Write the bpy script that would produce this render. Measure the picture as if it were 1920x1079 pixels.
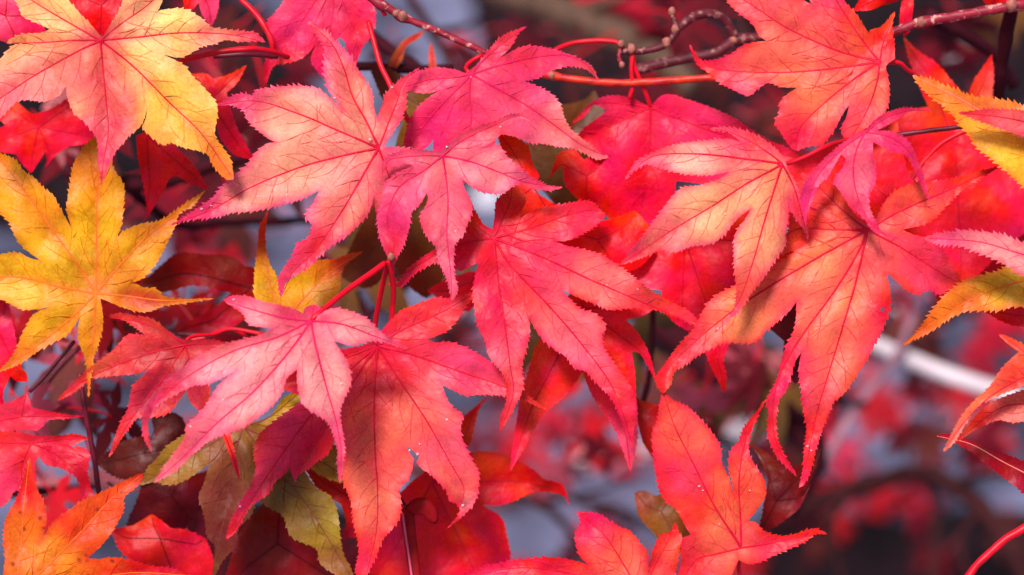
import bpy, math, random
import numpy as np
from mathutils import Vector, Matrix, noise
from mathutils.geometry import delaunay_2d_cdt

scene = bpy.context.scene
for o in list(bpy.data.objects):
    bpy.data.objects.remove(o)
R = math.radians

# ------------------------------------------------------------------ camera
W, H = 1920.0, 1079.0
LENS, SENSOR, D0 = 85.0, 36.0, 0.66          # close-up: the leaves hang 66 cm in front of the lens
PITCH, CAM_H = 28.0, 0.95
K = SENSOR / LENS / W
S = K * D0                                   # metres per photo pixel at the focus distance
cd = bpy.data.cameras.new('camera')
cam = bpy.data.objects.new('camera', cd)
scene.collection.objects.link(cam)
cam.location = (0, 0, CAM_H)
cam.rotation_euler = (R(90 - PITCH), 0, 0)
cd.lens, cd.sensor_width, cd.clip_start, cd.clip_end = LENS, SENSOR, 0.02, 200
cd.dof.use_dof = True
cd.dof.focus_distance = D0
cd.dof.aperture_fstop = 7.6
scene.camera = cam
CM = Matrix.Translation(cam.location) @ cam.rotation_euler.to_matrix().to_4x4()

# ------------------------------------------------------------------ daylight
SUN_EL, SUN_AZ = 58.0, 205.0                 # bright overcast, from behind and a little left of the camera
world = bpy.data.worlds.new('World')
scene.world = world
world.use_nodes = True
wn = world.node_tree
bg = wn.nodes['Background']
sky = wn.nodes.new('ShaderNodeTexSky')
sky.sky_type = 'NISHITA'
sky.sun_disc = False
sky.sun_elevation = R(SUN_EL)
sky.sun_rotation = R(SUN_AZ)
sky.dust_density = 3.0
wn.links.new(sky.outputs[0], bg.inputs[0])
bg.inputs[1].default_value = 0.06
sd = bpy.data.lights.new('sun', 'SUN')
sd.energy = 2.6
sd.angle = R(14)
sd.color = (1.0, 0.97, 0.95)
sun = bpy.data.objects.new('sun', sd)
scene.collection.objects.link(sun)
az = R(SUN_AZ)
sdir = Vector((math.sin(az) * math.cos(R(SUN_EL)), math.cos(az) * math.cos(R(SUN_EL)), math.sin(R(SUN_EL))))
sun.rotation_euler = sdir.to_track_quat('Z', 'Y').to_euler()
sun.location = (0, 0, 4)
vs = scene.view_settings
vs.view_transform = 'Standard'
vs.look = 'None'
vs.exposure = 0.92
vs.gamma = 1.0
vs.use_curve_mapping = False
scene.cycles.use_denoising = True
scene.cycles.max_bounces = 8
scene.cycles.transmission_bounces = 6
scene.cycles.transparent_max_bounces = 6

# ------------------------------------------------------------------ helpers
rnd = random.Random(7)
COL = scene.collection.objects


def P(x, y, dep=0.0):
    """photo pixel + depth behind the focus plane (in focus-plane pixels) -> world point"""
    z = D0 + dep * S
    return CM @ Vector(((x - W / 2) * K * z, -(y - H / 2) * K * z, -z))


def lin(c, k=1.0):
    out = []
    for v in c:
        v = v / 255.0
        out.append((v / 12.92 if v <= 0.04045 else ((v + 0.055) / 1.055) ** 2.4) * k)
    return tuple(out)


def pig(c, k=1.0):
    """leaf pigment: photo colour to albedo, the weak channels of a saturated red kept low"""
    r, g, b = lin(c)
    b = min(b, 0.75 * g + 0.09)
    q = min(1.0, max(0.0, (g / max(r, 1e-4) - 0.05) / 0.22))      # 0 for crimson, 1 for yellow and olive
    return (r * k, g * k * (0.72 + 0.26 * q) * min(1.0, (g / 0.26) ** 0.25), b * k * (0.9 - 0.02 * q) * min(1.0, (b / 0.26) ** 0.06))


def mesh_obj(name, verts, faces, mat, parent=None, loc=None, smooth=True):
    me = bpy.data.meshes.new(name)
    me.from_pydata(verts, [], faces)
    me.update()
    if smooth:
        me.polygons.foreach_set('use_smooth', [True] * len(me.polygons))
    if mat:
        me.materials.append(mat)
    o = bpy.data.objects.new(name, me)
    COL.link(o)
    if loc is not None:
        o.location = loc
    if parent is not None:
        o.parent = parent
    return o


def empty(name, loc):
    e = bpy.data.objects.new(name, None)
    e.empty_display_size = 0.005
    COL.link(e)
    e.location = loc
    return e


def tag(o, label, cat, group=None):
    o['label'] = label
    o['category'] = cat
    if group:
        o['group'] = group
    return o


def set_col(o, cols, name='pigment'):
    a = o.data.color_attributes.new(name, 'FLOAT_COLOR', 'POINT')
    buf = np.ones((len(o.data.vertices), 4), dtype=np.float32)
    buf[:, :3] = cols
    a.data.foreach_set('color', buf.ravel())


def crom(pts, step):
    """Catmull-Rom through points, sampled about every `step`"""
    pts = [np.array(p, float) for p in pts]
    if len(pts) < 3:
        n = max(2, int(np.linalg.norm(pts[-1] - pts[0]) / step) + 1)
        return [pts[0] + (pts[-1] - pts[0]) * i / (n - 1) for i in range(n)]
    ext = [2 * pts[0] - pts[1]] + pts + [2 * pts[-1] - pts[-2]]
    out = []
    for i in range(1, len(ext) - 2):
        p0, p1, p2, p3 = ext[i - 1:i + 3]
        n = max(1, int(np.linalg.norm(p2 - p1) / step))
        for j in range(n):
            t = j / n
            out.append(0.5 * (2 * p1 + (p2 - p0) * t + (2 * p0 - 5 * p1 + 4 * p2 - p3) * t * t + (3 * p1 - p0 - 3 * p2 + p3) * t ** 3))
    out.append(pts[-1])
    return out


def tube_geo(pts, rads, seg=8, loc=Vector((0, 0, 0)), bump=0.0, seed=0):
    """world-space tube through pts with a radius per point"""
    vs_, fs = [], []
    n = len(pts)
    up = Vector((0.13, 0.31, 0.94))
    for i, p in enumerate(pts):
        t = (pts[min(i + 1, n - 1)] - pts[max(i - 1, 0)]).normalized()
        a = t.cross(up).normalized()
        b = a.cross(t)
        for j in range(seg):
            an = 2 * math.pi * j / seg
            r = rads[i]
            if bump:
                r *= 1 + bump * noise.noise(Vector((i * 0.35 + seed, math.cos(an) * 1.2, math.sin(an) * 1.2)))
            vs_.append(p + (a * math.cos(an) + b * math.sin(an)) * r - loc)
    for i in range(n - 1):
        for j in range(seg):
            k = (j + 1) % seg
            fs.append((i * seg + j, i * seg + k, (i + 1) * seg + k, (i + 1) * seg + j))
    fs.append(tuple(range(seg))[::-1])
    fs.append(tuple((n - 1) * seg + j for j in range(seg)))
    return vs_, fs


def px_tube(name, pts, r0, r1, mat, parent=None, loc=None, seg=8, step=8, bump=0.0, swell=()):
    """tube through (x, y, dep) photo points, radius in pixels from r0 to r1; swell = [(fraction, gain)]"""
    pp = crom(pts, step)
    wp = [P(*q) for q in pp]
    n = len(wp)
    rr = []
    grow = [1 + q[2] * S / D0 for q in pp]
    for i in range(n):
        f = i / (n - 1)
        r = (r0 + (r1 - r0) * f)
        for sf, g in swell:
            r *= 1 + g * math.exp(-((f - sf) * n * step / (r0 * 1.5)) ** 2)
        rr.append(r * S * grow[i])
    L = loc if loc is not None else Vector((0, 0, 0))
    v, f = tube_geo(wp, rr, seg, L, bump, seed=pts[0][0])
    return mesh_obj(name, v, f, mat, parent)


# ------------------------------------------------------------------ materials
def nodes(m):
    m.use_nodes = True
    nt = m.node_tree
    for n in list(nt.nodes):
        nt.nodes.remove(n)
    return nt, nt.nodes.new, nt.links.new


def leaf_material(name, spots=0.0, transl=0.2, rough=0.46):
    m = bpy.data.materials.new(name)
    nt, N, L = nodes(m)
    out = N('ShaderNodeOutputMaterial')
    at = N('ShaderNodeAttribute'); at.attribute_name = 'pigment'
    oi = N('ShaderNodeObjectInfo')
    tc = N('ShaderNodeTexCoord')
    mul = N('ShaderNodeMixRGB'); mul.blend_type = 'MULTIPLY'; mul.inputs[0].default_value = 1
    L(at.outputs['Color'], mul.inputs[1]); L(oi.outputs['Color'], mul.inputs[2])
    # blotchy pigment
    n1 = N('ShaderNodeTexNoise'); n1.inputs['Scale'].default_value = 130; n1.inputs['Detail'].default_value = 7
    L(tc.outputs['Object'], n1.inputs['Vector'])
    r1 = N('ShaderNodeMapRange'); r1.inputs[1].default_value = 0.3; r1.inputs[2].default_value = 0.7
    r1.inputs[3].default_value = 0.8; r1.inputs[4].default_value = 1.14
    L(n1.outputs['Fac'], r1.inputs[0])
    hs = N('ShaderNodeHueSaturation')
    L(mul.outputs[0], hs.inputs['Color']); L(r1.outputs[0], hs.inputs['Value'])
    n2 = N('ShaderNodeTexNoise'); n2.inputs['Scale'].default_value = 60; n2.inputs['Detail'].default_value = 3
    mp = N('ShaderNodeMapping'); mp.inputs['Location'].default_value = (3.1, 1.7, 5.3)
    L(tc.outputs['Object'], mp.inputs[0]); L(mp.outputs[0], n2.inputs['Vector'])
    rh = N('ShaderNodeMapRange'); rh.inputs[1].default_value = 0.3; rh.inputs[2].default_value = 0.7
    rh.inputs[3].default_value = 0.488; rh.inputs[4].default_value = 0.512
    L(n2.outputs['Fac'], rh.inputs[0]); L(rh.outputs[0], hs.inputs['Hue'])
    # fine network of the smallest veins
    vo = N('ShaderNodeTexVoronoi'); vo.feature = 'DISTANCE_TO_EDGE'; vo.inputs['Scale'].default_value = 620
    L(tc.outputs['Object'], vo.inputs['Vector'])
    rv = N('ShaderNodeMapRange'); rv.inputs[1].default_value = 0.0; rv.inputs[2].default_value = 0.09
    rv.inputs[3].default_value = 0.9; rv.inputs[4].default_value = 1.02
    L(vo.outputs['Distance'], rv.inputs[0])
    # grainy cells
    n3 = N('ShaderNodeTexNoise'); n3.inputs['Scale'].default_value = 1500; n3.inputs['Detail'].default_value = 3
    L(tc.outputs['Object'], n3.inputs['Vector'])
    r3 = N('ShaderNodeMapRange'); r3.inputs[1].default_value = 0.3; r3.inputs[2].default_value = 0.7
    r3.inputs[3].default_value = 0.86; r3.inputs[4].default_value = 1.12
    L(n3.outputs['Fac'], r3.inputs[0])
    mm = N('ShaderNodeMath'); mm.operation = 'MULTIPLY'; L(rv.outputs[0], mm.inputs[0]); L(r3.outputs[0], mm.inputs[1])
    mv = N('ShaderNodeMixRGB'); mv.blend_type = 'MULTIPLY'; mv.inputs[0].default_value = 1
    L(hs.outputs[0], mv.inputs[1]); L(mm.outputs[0], mv.inputs[2])
    # brown flecks
    v2 = N('ShaderNodeTexVoronoi'); v2.inputs['Scale'].default_value = 330 if spots > 0.5 else 120
    v2.inputs['Randomness'].default_value = 1.0
    L(tc.outputs['Object'], v2.inputs['Vector'])
    rs = N('ShaderNodeMapRange'); rs.inputs[1].default_value = 0.02; rs.inputs[2].default_value = 0.045
    rs.inputs[3].default_value = 1; rs.inputs[4].default_value = 0
    if spots > 0.5:
        rs.inputs[1].default_value = 0.12; rs.inputs[2].default_value = 0.3
    L(v2.outputs['Distance'], rs.inputs[0])
    gate = N('ShaderNodeMath'); gate.operation = 'GREATER_THAN'; gate.inputs[1].default_value = 0.45 if spots > 0.5 else 0.72
    sep = N('ShaderNodeSeparateColor'); L(v2.outputs['Color'], sep.inputs[0]); L(sep.outputs[0], gate.inputs[0])
    gm = N('ShaderNodeMath'); gm.operation = 'MULTIPLY'; L(rs.outputs[0], gm.inputs[0]); L(gate.outputs[0], gm.inputs[1])
    gk = N('ShaderNodeMath'); gk.operation = 'MULTIPLY'; L(gm.outputs[0], gk.inputs[0]); gk.inputs[1].default_value = 0.75
    sp = N('ShaderNodeMixRGB'); L(gk.outputs[0], sp.inputs[0]); L(mv.outputs[0], sp.inputs[1])
    sp.inputs[2].default_value = (*lin((120, 30, 20)), 1)
    bs = N('ShaderNodeBsdfPrincipled')
    L(sp.outputs[0], bs.inputs['Base Color'])
    bs.inputs['Roughness'].default_value = rough
    bs.inputs['Specular IOR Level'].default_value = 0.24
    tl = N('ShaderNodeBsdfTranslucent')
    ts = N('ShaderNodeHueSaturation'); ts.inputs['Saturation'].default_value = 1.15; ts.inputs['Value'].default_value = 1.0
    L(sp.outputs[0], ts.inputs['Color']); L(ts.outputs[0], tl.inputs['Color'])
    bp = N('ShaderNodeBump'); bp.inputs['Strength'].default_value = 0.5; bp.inputs['Distance'].default_value = 0.0011
    n4 = N('ShaderNodeTexNoise'); n4.inputs['Scale'].default_value = 260; n4.inputs['Detail'].default_value = 2
    L(tc.outputs['Object'], n4.inputs['Vector'])
    ad = N('ShaderNodeMath'); ad.operation = 'ADD'; L(n4.outputs['Fac'], ad.inputs[0]); ad.inputs[1].default_value = 0.0
    L(ad.outputs[0], bp.inputs['Height'])
    L(bp.outputs[0], bs.inputs['Normal'])
    mx = N('ShaderNodeMixShader'); mx.inputs[0].default_value = transl
    L(bs.outputs[0], mx.inputs[1]); L(tl.outputs[0], mx.inputs[2]); L(mx.outputs[0], out.inputs[0])
    return m


def plain(name, c, rough=0.5, var=0.25, scale=300, bump=0.0, spec=0.3, use_obj=False, spots=None):
    m = bpy.data.materials.new(name)
    nt, N, L = nodes(m)
    out = N('ShaderNodeOutputMaterial'); bs = N('ShaderNodeBsdfPrincipled'); L(bs.outputs[0], out.inputs[0])
    tc = N('ShaderNodeTexCoord')
    n1 = N('ShaderNodeTexNoise'); n1.inputs['Scale'].default_value = scale; n1.inputs['Detail'].default_value = 6
    L(tc.outputs['Object'], n1.inputs['Vector'])
    r1 = N('ShaderNodeMapRange'); r1.inputs[1].default_value = 0.3; r1.inputs[2].default_value = 0.7
    r1.inputs[3].default_value = 1 - var; r1.inputs[4].default_value = 1 + var
    L(n1.outputs['Fac'], r1.inputs[0])
    hs = N('ShaderNodeHueSaturation'); L(r1.outputs[0], hs.inputs['Value'])
    hs.inputs['Color'].default_value = (*c, 1)
    src = hs.outputs[0]
    if use_obj:
        oi = N('ShaderNodeObjectInfo'); mu = N('ShaderNodeMixRGB'); mu.blend_type = 'MULTIPLY'; mu.inputs[0].default_value = 1
        L(src, mu.inputs[1]); L(oi.outputs['Color'], mu.inputs[2]); src = mu.outputs[0]
    if spots:
        n2 = N('ShaderNodeTexNoise'); n2.inputs['Scale'].default_value = spots[1]; n2.inputs['Detail'].default_value = 3
        L(tc.outputs['Object'], n2.inputs['Vector'])
        r2 = N('ShaderNodeMapRange'); r2.inputs[1].default_value = 0.56; r2.inputs[2].default_value = 0.66
        L(n2.outputs['Fac'], r2.inputs[0])
        mx = N('ShaderNodeMixRGB'); L(r2.outputs[0], mx.inputs[0]); L(src, mx.inputs[1]); mx.inputs[2].default_value = (*spots[0], 1)
        src = mx.outputs[0]
    L(src, bs.inputs['Base Color'])
    bs.inputs['Roughness'].default_value = rough
    bs.inputs['Specular IOR Level'].default_value = spec
    if bump:
        bp = N('ShaderNodeBump'); bp.inputs['Strength'].default_value = bump; bp.inputs['Distance'].default_value = 0.001
        L(n1.outputs['Fac'], bp.inputs['Height']); L(bp.outputs[0], bs.inputs['Normal'])
    return m


M_LEAF = leaf_material('maple_leaf_skin')
M_SPOT = leaf_material('speckled_leaf_skin', spots=1.0)
M_VEIN = {
    'red': plain('vein_red', lin((188, 8, 44)), 0.5, 0.15, spec=0.12),
    'pink': plain('vein_pink', lin((198, 20, 76)), 0.5, 0.15, spec=0.12),
    'gold': plain('vein_gold', lin((206, 100, 28)), 0.5, 0.15, spec=0.12),
    'pale': plain('vein_pale', lin((232, 120, 105)), 0.45, 0.15),
    'brown': plain('vein_brown', lin((120, 45, 35)), 0.45, 0.15),
    'dark': plain('vein_dark', lin((70, 6, 16)), 0.5, 0.15, spec=0.12),
}
M_SIDE = bpy.data.materials.new('side_vein')
_nt, _N, _L = nodes(M_SIDE)
_o, _b, _a = _N('ShaderNodeOutputMaterial'), _N('ShaderNodeBsdfPrincipled'), _N('ShaderNodeAttribute')
_a.attribute_name = 'pigment'
_b.inputs['Roughness'].default_value = 0.5; _b.inputs['Specular IOR Level'].default_value = 0.12
_L(_a.outputs['Color'], _b.inputs['Base Color']); _L(_b.outputs[0], _o.inputs[0])
M_PETIOLE = plain('petiole_red', lin((206, 8, 34)), 0.4, 0.2, 200, spec=0.22)
M_PETIOLE_DARK = plain('petiole_maroon', lin((96, 14, 34)), 0.45, 0.2, 200)
M_TWIG_RED = plain('bark_red', lin((138, 24, 44)), 0.5, 0.25, 350, bump=0.3, spots=(lin((205, 140, 130)), 520))
M_TWIG_ORANGE = plain('bark_orange', lin((196, 44, 20)), 0.42, 0.25, 250, bump=0.2, spots=(lin((170, 20, 30)), 180))
M_TWIG_DARK = plain('bark_maroon', lin((88, 22, 34)), 0.6, 0.3, 350, bump=0.4, spots=(lin((150, 95, 90)), 520))
M_NODE = plain('bud_scar', lin((160, 92, 80)), 0.6, 0.3, 500, bump=0.4)
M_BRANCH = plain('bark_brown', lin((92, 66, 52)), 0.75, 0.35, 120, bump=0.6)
M_LIMB = plain('bark_dark_maroon', lin((58, 12, 24)), 0.8, 0.35, 90, bump=0.5, spec=0.1)  # bark that is dark maroon by its own colour

# ------------------------------------------------------------------ a leaf traced lobe by lobe, given its own depth, tilt, droop and folds
DEPTH = {}
LEAF_GROUP = 'maple leaves hanging from the branches'


def parse(s):
    out = []
    for tok in s.split():
        k = ''
        if tok[-1] in 'st':
            k = tok[-1]; tok = tok[:-1]
        x, y = tok.split(',')
        out.append((float(x), float(y), k))
    return out


def seg_dist(p, poly):
    """distance of points p (n,2) to a polyline"""
    poly = np.asarray(poly, float)
    a, b = poly[:-1], poly[1:]
    ab = b - a
    l2 = np.maximum((ab ** 2).sum(1), 1e-9)
    best = np.full(len(p), 1e9)
    for i0 in range(0, len(p), 1500):
        q = p[i0:i0 + 1500]
        dx = q[:, None, 0] - a[None, :, 0]; dy = q[:, None, 1] - a[None, :, 1]
        t = np.clip((dx * ab[:, 0] + dy * ab[:, 1]) / l2, 0, 1)
        best[i0:i0 + 1500] = np.sqrt(((dx - t * ab[:, 0]) ** 2 + (dy - t * ab[:, 1]) ** 2).min(1))
    return best


def inside(pts, poly):
    px, py = poly[:, 0], poly[:, 1]
    qx, qy = np.roll(px, 1), np.roll(py, 1)
    dy = np.where(qy - py == 0, 1e-12, qy - py)
    out = np.zeros(len(pts), bool)
    for i0 in range(0, len(pts), 1500):
        x, y = pts[i0:i0 + 1500, 0][:, None], pts[i0:i0 + 1500, 1][:, None]
        c = ((py > y) != (qy > y)) & (x < (qx - px) * (y - py) / dy + px)
        out[i0:i0 + 1500] = c.sum(1) % 2 == 1
    return out


def serrate(pts, amp, per, fwd, sgn, rng):
    """saw teeth that point towards the lobe tip along a sampled edge"""
    if not fwd:
        pts = pts[::-1]; sgn = -sgn
    pts = np.array(pts)
    d = np.linalg.norm(np.diff(pts, axis=0), axis=1)
    cum = np.concatenate([[0], np.cumsum(d)])
    tot = cum[-1]

    def at(l):
        l = min(max(l, 0), tot)
        i = min(int(np.searchsorted(cum, l, side='right')) - 1, len(d) - 1)
        t = (l - cum[i]) / max(d[i], 1e-9)
        p = pts[i] + (pts[i + 1] - pts[i]) * t
        tg = (pts[i + 1] - pts[i]) / max(d[i], 1e-9)
        return p, np.array([tg[1], -tg[0]]) * sgn, tg
    out = [pts[0]]
    l = min(per * 0.6, tot * 0.1)
    while l < tot - 5:
        f = l / tot
        w = per * rng.uniform(0.6, 1.35) * (1.0 - 0.35 * f)
        if l + w > tot - 3:
            break
        a = amp * rng.uniform(0.45, 1.3) * min(1, (l + 8) / 45) * min(1, (tot - l) / 70 + 0.3)
        p, n, t = at(l); out.append(p)
        p, n, t = at(l + w * 0.5); out.append(p + n * a * 0.38)
        p, n, t = at(l + w * 0.92); out.append(p + n * a + t * a * 0.25)
        l += w
    out.append(pts[-1])
    out = np.array(out)
    return out if fwd else out[::-1]


def leaf(label, base, outline, cols, d0=0.0, tilt=(0, 0), drop=25.0, vcol='red', teeth=4.0, per=13.0, edge=None, edge_w=16.0,
         veins=None, petiole=None, pet_mat=None, pet_r=(4.5, 4.0), grid=15.0, crease=0.55, wave=13.0, seed=1, mat=None, sides=True, vw=3.0, holes=(), skip=(), cat='leaf', k=1.0):
    rng = random.Random(seed * 131 + 5)
    toks = parse(outline)
    while toks[0][2] != 's':
        toks = toks[1:] + toks[:1]
    toks = toks + [toks[0]]
    xy = np.array([(a, b) for a, b, _ in toks[:-1]])
    area = 0.5 * np.sum(xy[:, 0] * np.roll(xy[:, 1], -1) - np.roll(xy[:, 0], -1) * xy[:, 1])
    sgn = 1.0 if area > 0 else -1.0
    runs, cur = [], [toks[0]]
    for t in toks[1:]:
        cur.append(t)
        if t[2]:
            runs.append(cur); cur = [t]
    ring, tips, raw = [], [], []
    for r in runs:
        sm = crom([q[:2] for q in r], 5.0)
        fwd = r[-1][2] == 't' or (r[0][2] == 's' and r[-1][2] == 's')
        e = serrate(sm, teeth, per, fwd, sgn, rng) if teeth > 0 else np.array(sm)
        raw.append((r, sm))
        ring.extend([tuple(p) for p in e[:-1]])
        if r[-1][2] == 't':
            tips.append((len(raw) - 1, len(ring)))
    ring = np.array(ring)
    B = np.array(base, float)
    # main veins
    vlist = []
    for ti, (ri, idx) in enumerate(tips):
        tip = np.array(raw[ri][0][-1][:2])
        if veins and ti in veins:
            vp = [B] + [np.array(q, float) for q in veins[ti]] + [tip]
        else:
            a = raw[ri][1]; b = raw[(ri + 1) % len(raw)][1][::-1]
            vp = [B]
            for f in (0.42, 0.64, 0.84):
                mid = (a[int(f * (len(a) - 1))] + b[int(f * (len(b) - 1))]) / 2
                ln_ = B + (tip - B) * (0.25 + 0.75 * f)
                vp.append(mid * 0.75 + ln_ * 0.25)
            # keep points in order away from the base
            vp = [vp[0]] + [q for q in vp[1:] if np.linalg.norm(q - B) > 18] + [tip]
        vlist.append(np.array(crom(vp, 9.0)))
    # triangulated blade with the veins as folds
    verts2 = [tuple(p) for p in ring]
    nr = len(verts2)
    edges = [(i, (i + 1) % nr) for i in range(nr)]
    for ti, v in enumerate(vlist):
        if ti in skip:
            continue
        last = None
        ins = inside(v, ring)
        for j, q in enumerate(v[:-1]):
            if not ins[j]:
                last = None
                continue
            verts2.append(tuple(q)); i = len(verts2) - 1
            if last is not None:
                edges.append((last, i))
            last = i
    hole_polys = []
    for h in holes:
        hp = np.array([(q[0], q[1]) for q in parse(h)]); hole_polys.append(hp)
        n0 = len(verts2)
        verts2 += [tuple(q) for q in hp]
        edges += [(n0 + i, n0 + (i + 1) % len(hp)) for i in range(len(hp))]
    mn, mx = ring.min(0), ring.max(0)
    gp = []
    y = mn[1]
    row = 0
    while y < mx[1]:
        x = mn[0] + (row % 2) * grid / 2
        while x < mx[0]:
            gp.append((x + rng.uniform(-2, 2), y + rng.uniform(-2, 2)))
            x += grid
        y += grid * 0.87; row += 1
    gp = np.array(gp)
    gp = gp[inside(gp, ring)]
    if len(gp):
        dr = seg_dist(gp, np.vstack([ring, ring[:1]]))
        gp = gp[dr > 4]
        for v in vlist:
            dv = seg_dist(gp, v)
            gp = gp[dv > 4]
        verts2 += [tuple(q) for q in gp]
    res = delaunay_2d_cdt([Vector(q) for q in verts2], edges, [list(range(nr))], 1, 1e-4)
    v2 = np.array([(q[0], q[1]) for q in res[0]])
    faces = [tuple(f) for f in res[2]]
    if hole_polys:
        cen = np.array([v2[list(f)].mean(0) for f in faces])
        bad = np.zeros(len(faces), bool)
        for hp in hole_polys:
            bad |= inside(cen, hp)
        faces = [f for f, q in zip(faces, bad) if not q]
    drops = list(drop) if isinstance(drop, (list, tuple)) else [drop] * len(vlist)
    drops += [drops[-1]] * (len(vlist) - len(drops))
    lens = [np.linalg.norm(v[-1] - B) + 1 for v in vlist]

    def depth(p):
        p = np.atleast_2d(p)
        wsum = np.zeros(len(p)); acc = np.zeros(len(p)); dmin = np.full(len(p), 1e9)
        r = np.linalg.norm(p - B, axis=1)
        for v, dp, ln_ in zip(vlist, drops, lens):
            dv = seg_dist(p, v)
            w = 1.0 / (dv + 6) ** 2.2
            acc += w * dp * np.minimum(r / ln_, 1.4) ** 2
            wsum += w
            dmin = np.minimum(dmin, dv)
        z = d0 + tilt[0] * (p[:, 0] - B[0]) + tilt[1] * (p[:, 1] - B[1]) + acc / wsum
        z -= crease * 26 * (1 - np.exp(-dmin / 26))
        z += np.array([wave * noise.noise(Vector((q[0] / 70, q[1] / 70, seed * 3.7))) + 0.35 * wave * noise.noise(Vector((q[0] / 24, q[1] / 24, seed * 1.3))) for q in p])
        return z
    dep = depth(v2)
    loc = P(base[0], base[1], float(depth(B)[0]))
    root = empty('maple_leaf', loc)
    tag(root, label, cat, LEAF_GROUP)
    wv = [P(q[0], q[1], z) - loc for q, z in zip(v2, dep)]
    # y runs down in the photo: flip so that the normals face the viewer
    fl = []
    for f in faces:
        a, b, c = (v2[i] for i in f[:3])
        cr = (b[0] - a[0]) * (c[1] - a[1]) - (b[1] - a[1]) * (c[0] - a[0])
        fl.append(tuple(f[::-1]) if cr > 0 else f)
    blade = mesh_obj('blade', wv, fl, mat or M_LEAF, root)
    # pigment: inverse-distance mix of the leaf's own colour zones, redder or paler margin
    if not isinstance(cols[0][0], (tuple, list)):
        cols = [(B, cols)]

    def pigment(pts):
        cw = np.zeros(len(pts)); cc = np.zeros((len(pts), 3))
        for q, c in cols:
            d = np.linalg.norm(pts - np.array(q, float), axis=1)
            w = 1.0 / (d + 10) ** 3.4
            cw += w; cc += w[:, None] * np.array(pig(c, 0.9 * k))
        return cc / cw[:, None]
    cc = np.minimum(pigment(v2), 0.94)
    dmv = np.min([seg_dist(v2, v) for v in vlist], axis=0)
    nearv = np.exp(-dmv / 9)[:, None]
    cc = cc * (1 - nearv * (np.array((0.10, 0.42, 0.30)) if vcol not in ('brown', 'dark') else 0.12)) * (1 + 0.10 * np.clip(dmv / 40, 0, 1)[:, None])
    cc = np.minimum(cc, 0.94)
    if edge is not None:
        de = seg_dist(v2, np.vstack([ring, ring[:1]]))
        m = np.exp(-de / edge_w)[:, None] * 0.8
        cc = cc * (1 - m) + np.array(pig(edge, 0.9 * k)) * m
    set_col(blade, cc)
    # raised veins
    vm = M_VEIN[vcol]

    def ridges(polys, vv_ff):
        """polys = [(points, w0, w1, height)] -> five-sided ridges lying on the blade"""
        z_all = depth(np.vstack([q[0] for q in polys]))
        c0 = 0
        for pl, w0, w1, hgt in polys:
            z = z_all[c0:c0 + len(pl)]; c0 += len(pl)
            vv, ff = vv_ff() if callable(vv_ff) else vv_ff
            n = len(pl)
            for i in range(n):
                t = pl[min(i + 1, n - 1)] - pl[max(i - 1, 0)]
                t = t / max(np.linalg.norm(t), 1e-6)
                nn = np.array([-t[1], t[0]])
                w = w0 + (w1 - w0) * i / max(n - 1, 1)
                k0 = len(vv)
                for off, up in ((-1, -0.2), (-0.55, 0.75), (0, 1.0), (0.55, 0.75), (1, -0.2)):
                    q = pl[i] + nn * off * w
                    vv.append(P(q[0], q[1], z[i] - up * hgt * (0.35 + 0.65 * w / w0)) - loc)
                if i:
                    for j in range(4):
                        ff.append((k0 - 5 + j, k0 - 4 + j, k0 + 1 + j, k0 + j))
    mains, cand = [], []
    for ti, v in enumerate(vlist):
        if ti in skip:
            continue
        ins = inside(v, ring)
        pl = v[[i for i in range(len(v)) if ins[i] or i == 0]]
        if len(pl) < 4:
            continue
        L_ = np.linalg.norm(pl[-1] - pl[0])
        mains.append((pl, vw * min(1, 0.5 + L_ / 400), 0.7, 1.8))
        if not sides:
            continue
        l = 22.0 + rng.uniform(0, 10); side = 1
        dseg = np.linalg.norm(np.diff(pl, axis=0), axis=1); cum = np.concatenate([[0], np.cumsum(dseg)])
        while l < cum[-1] * 0.88:
            i = max(0, min(int(np.searchsorted(cum, l)) - 1, len(dseg) - 1))
            p = pl[i] + (pl[i + 1] - pl[i]) * ((l - cum[i]) / max(dseg[i], 1e-6))
            t = (pl[i + 1] - pl[i]) / max(dseg[i], 1e-6)
            an = math.atan2(t[1], t[0]) + side * R(rng.uniform(38, 62))
            curl = -side * R(rng.uniform(1.0, 5.5))
            q = [p]
            for _ in range(15):
                an += curl + R(rng.uniform(-6, 6))
                q.append(q[-1] + np.array([math.cos(an), math.sin(an)]) * 6.5)
            cand.append((ti, side, np.array(q), 1.0))
            if rng.random() < 0.75:
                j = rng.randint(3, 7)
                a2 = math.atan2(*(q[j + 1] - q[j])[::-1]) + side * R(rng.uniform(15, 45)) * (1 if rng.random() < 0.6 else -1)
                fk = [q[j]]
                for _ in range(7):
                    a2 += R(rng.uniform(-12, 12)); fk.append(fk[-1] + np.array([math.cos(a2), math.sin(a2)]) * 6)
                cand.append((ti, side, np.array(fk), 0.65))
            side = -side
            l += rng.uniform(11, 24)
    if mains:
        made = []
        ridges(mains, lambda: made.append(([], [])) or made[-1])
        for vv, ff in made:
            mesh_obj('vein', vv, ff, vm, blade)
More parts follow.
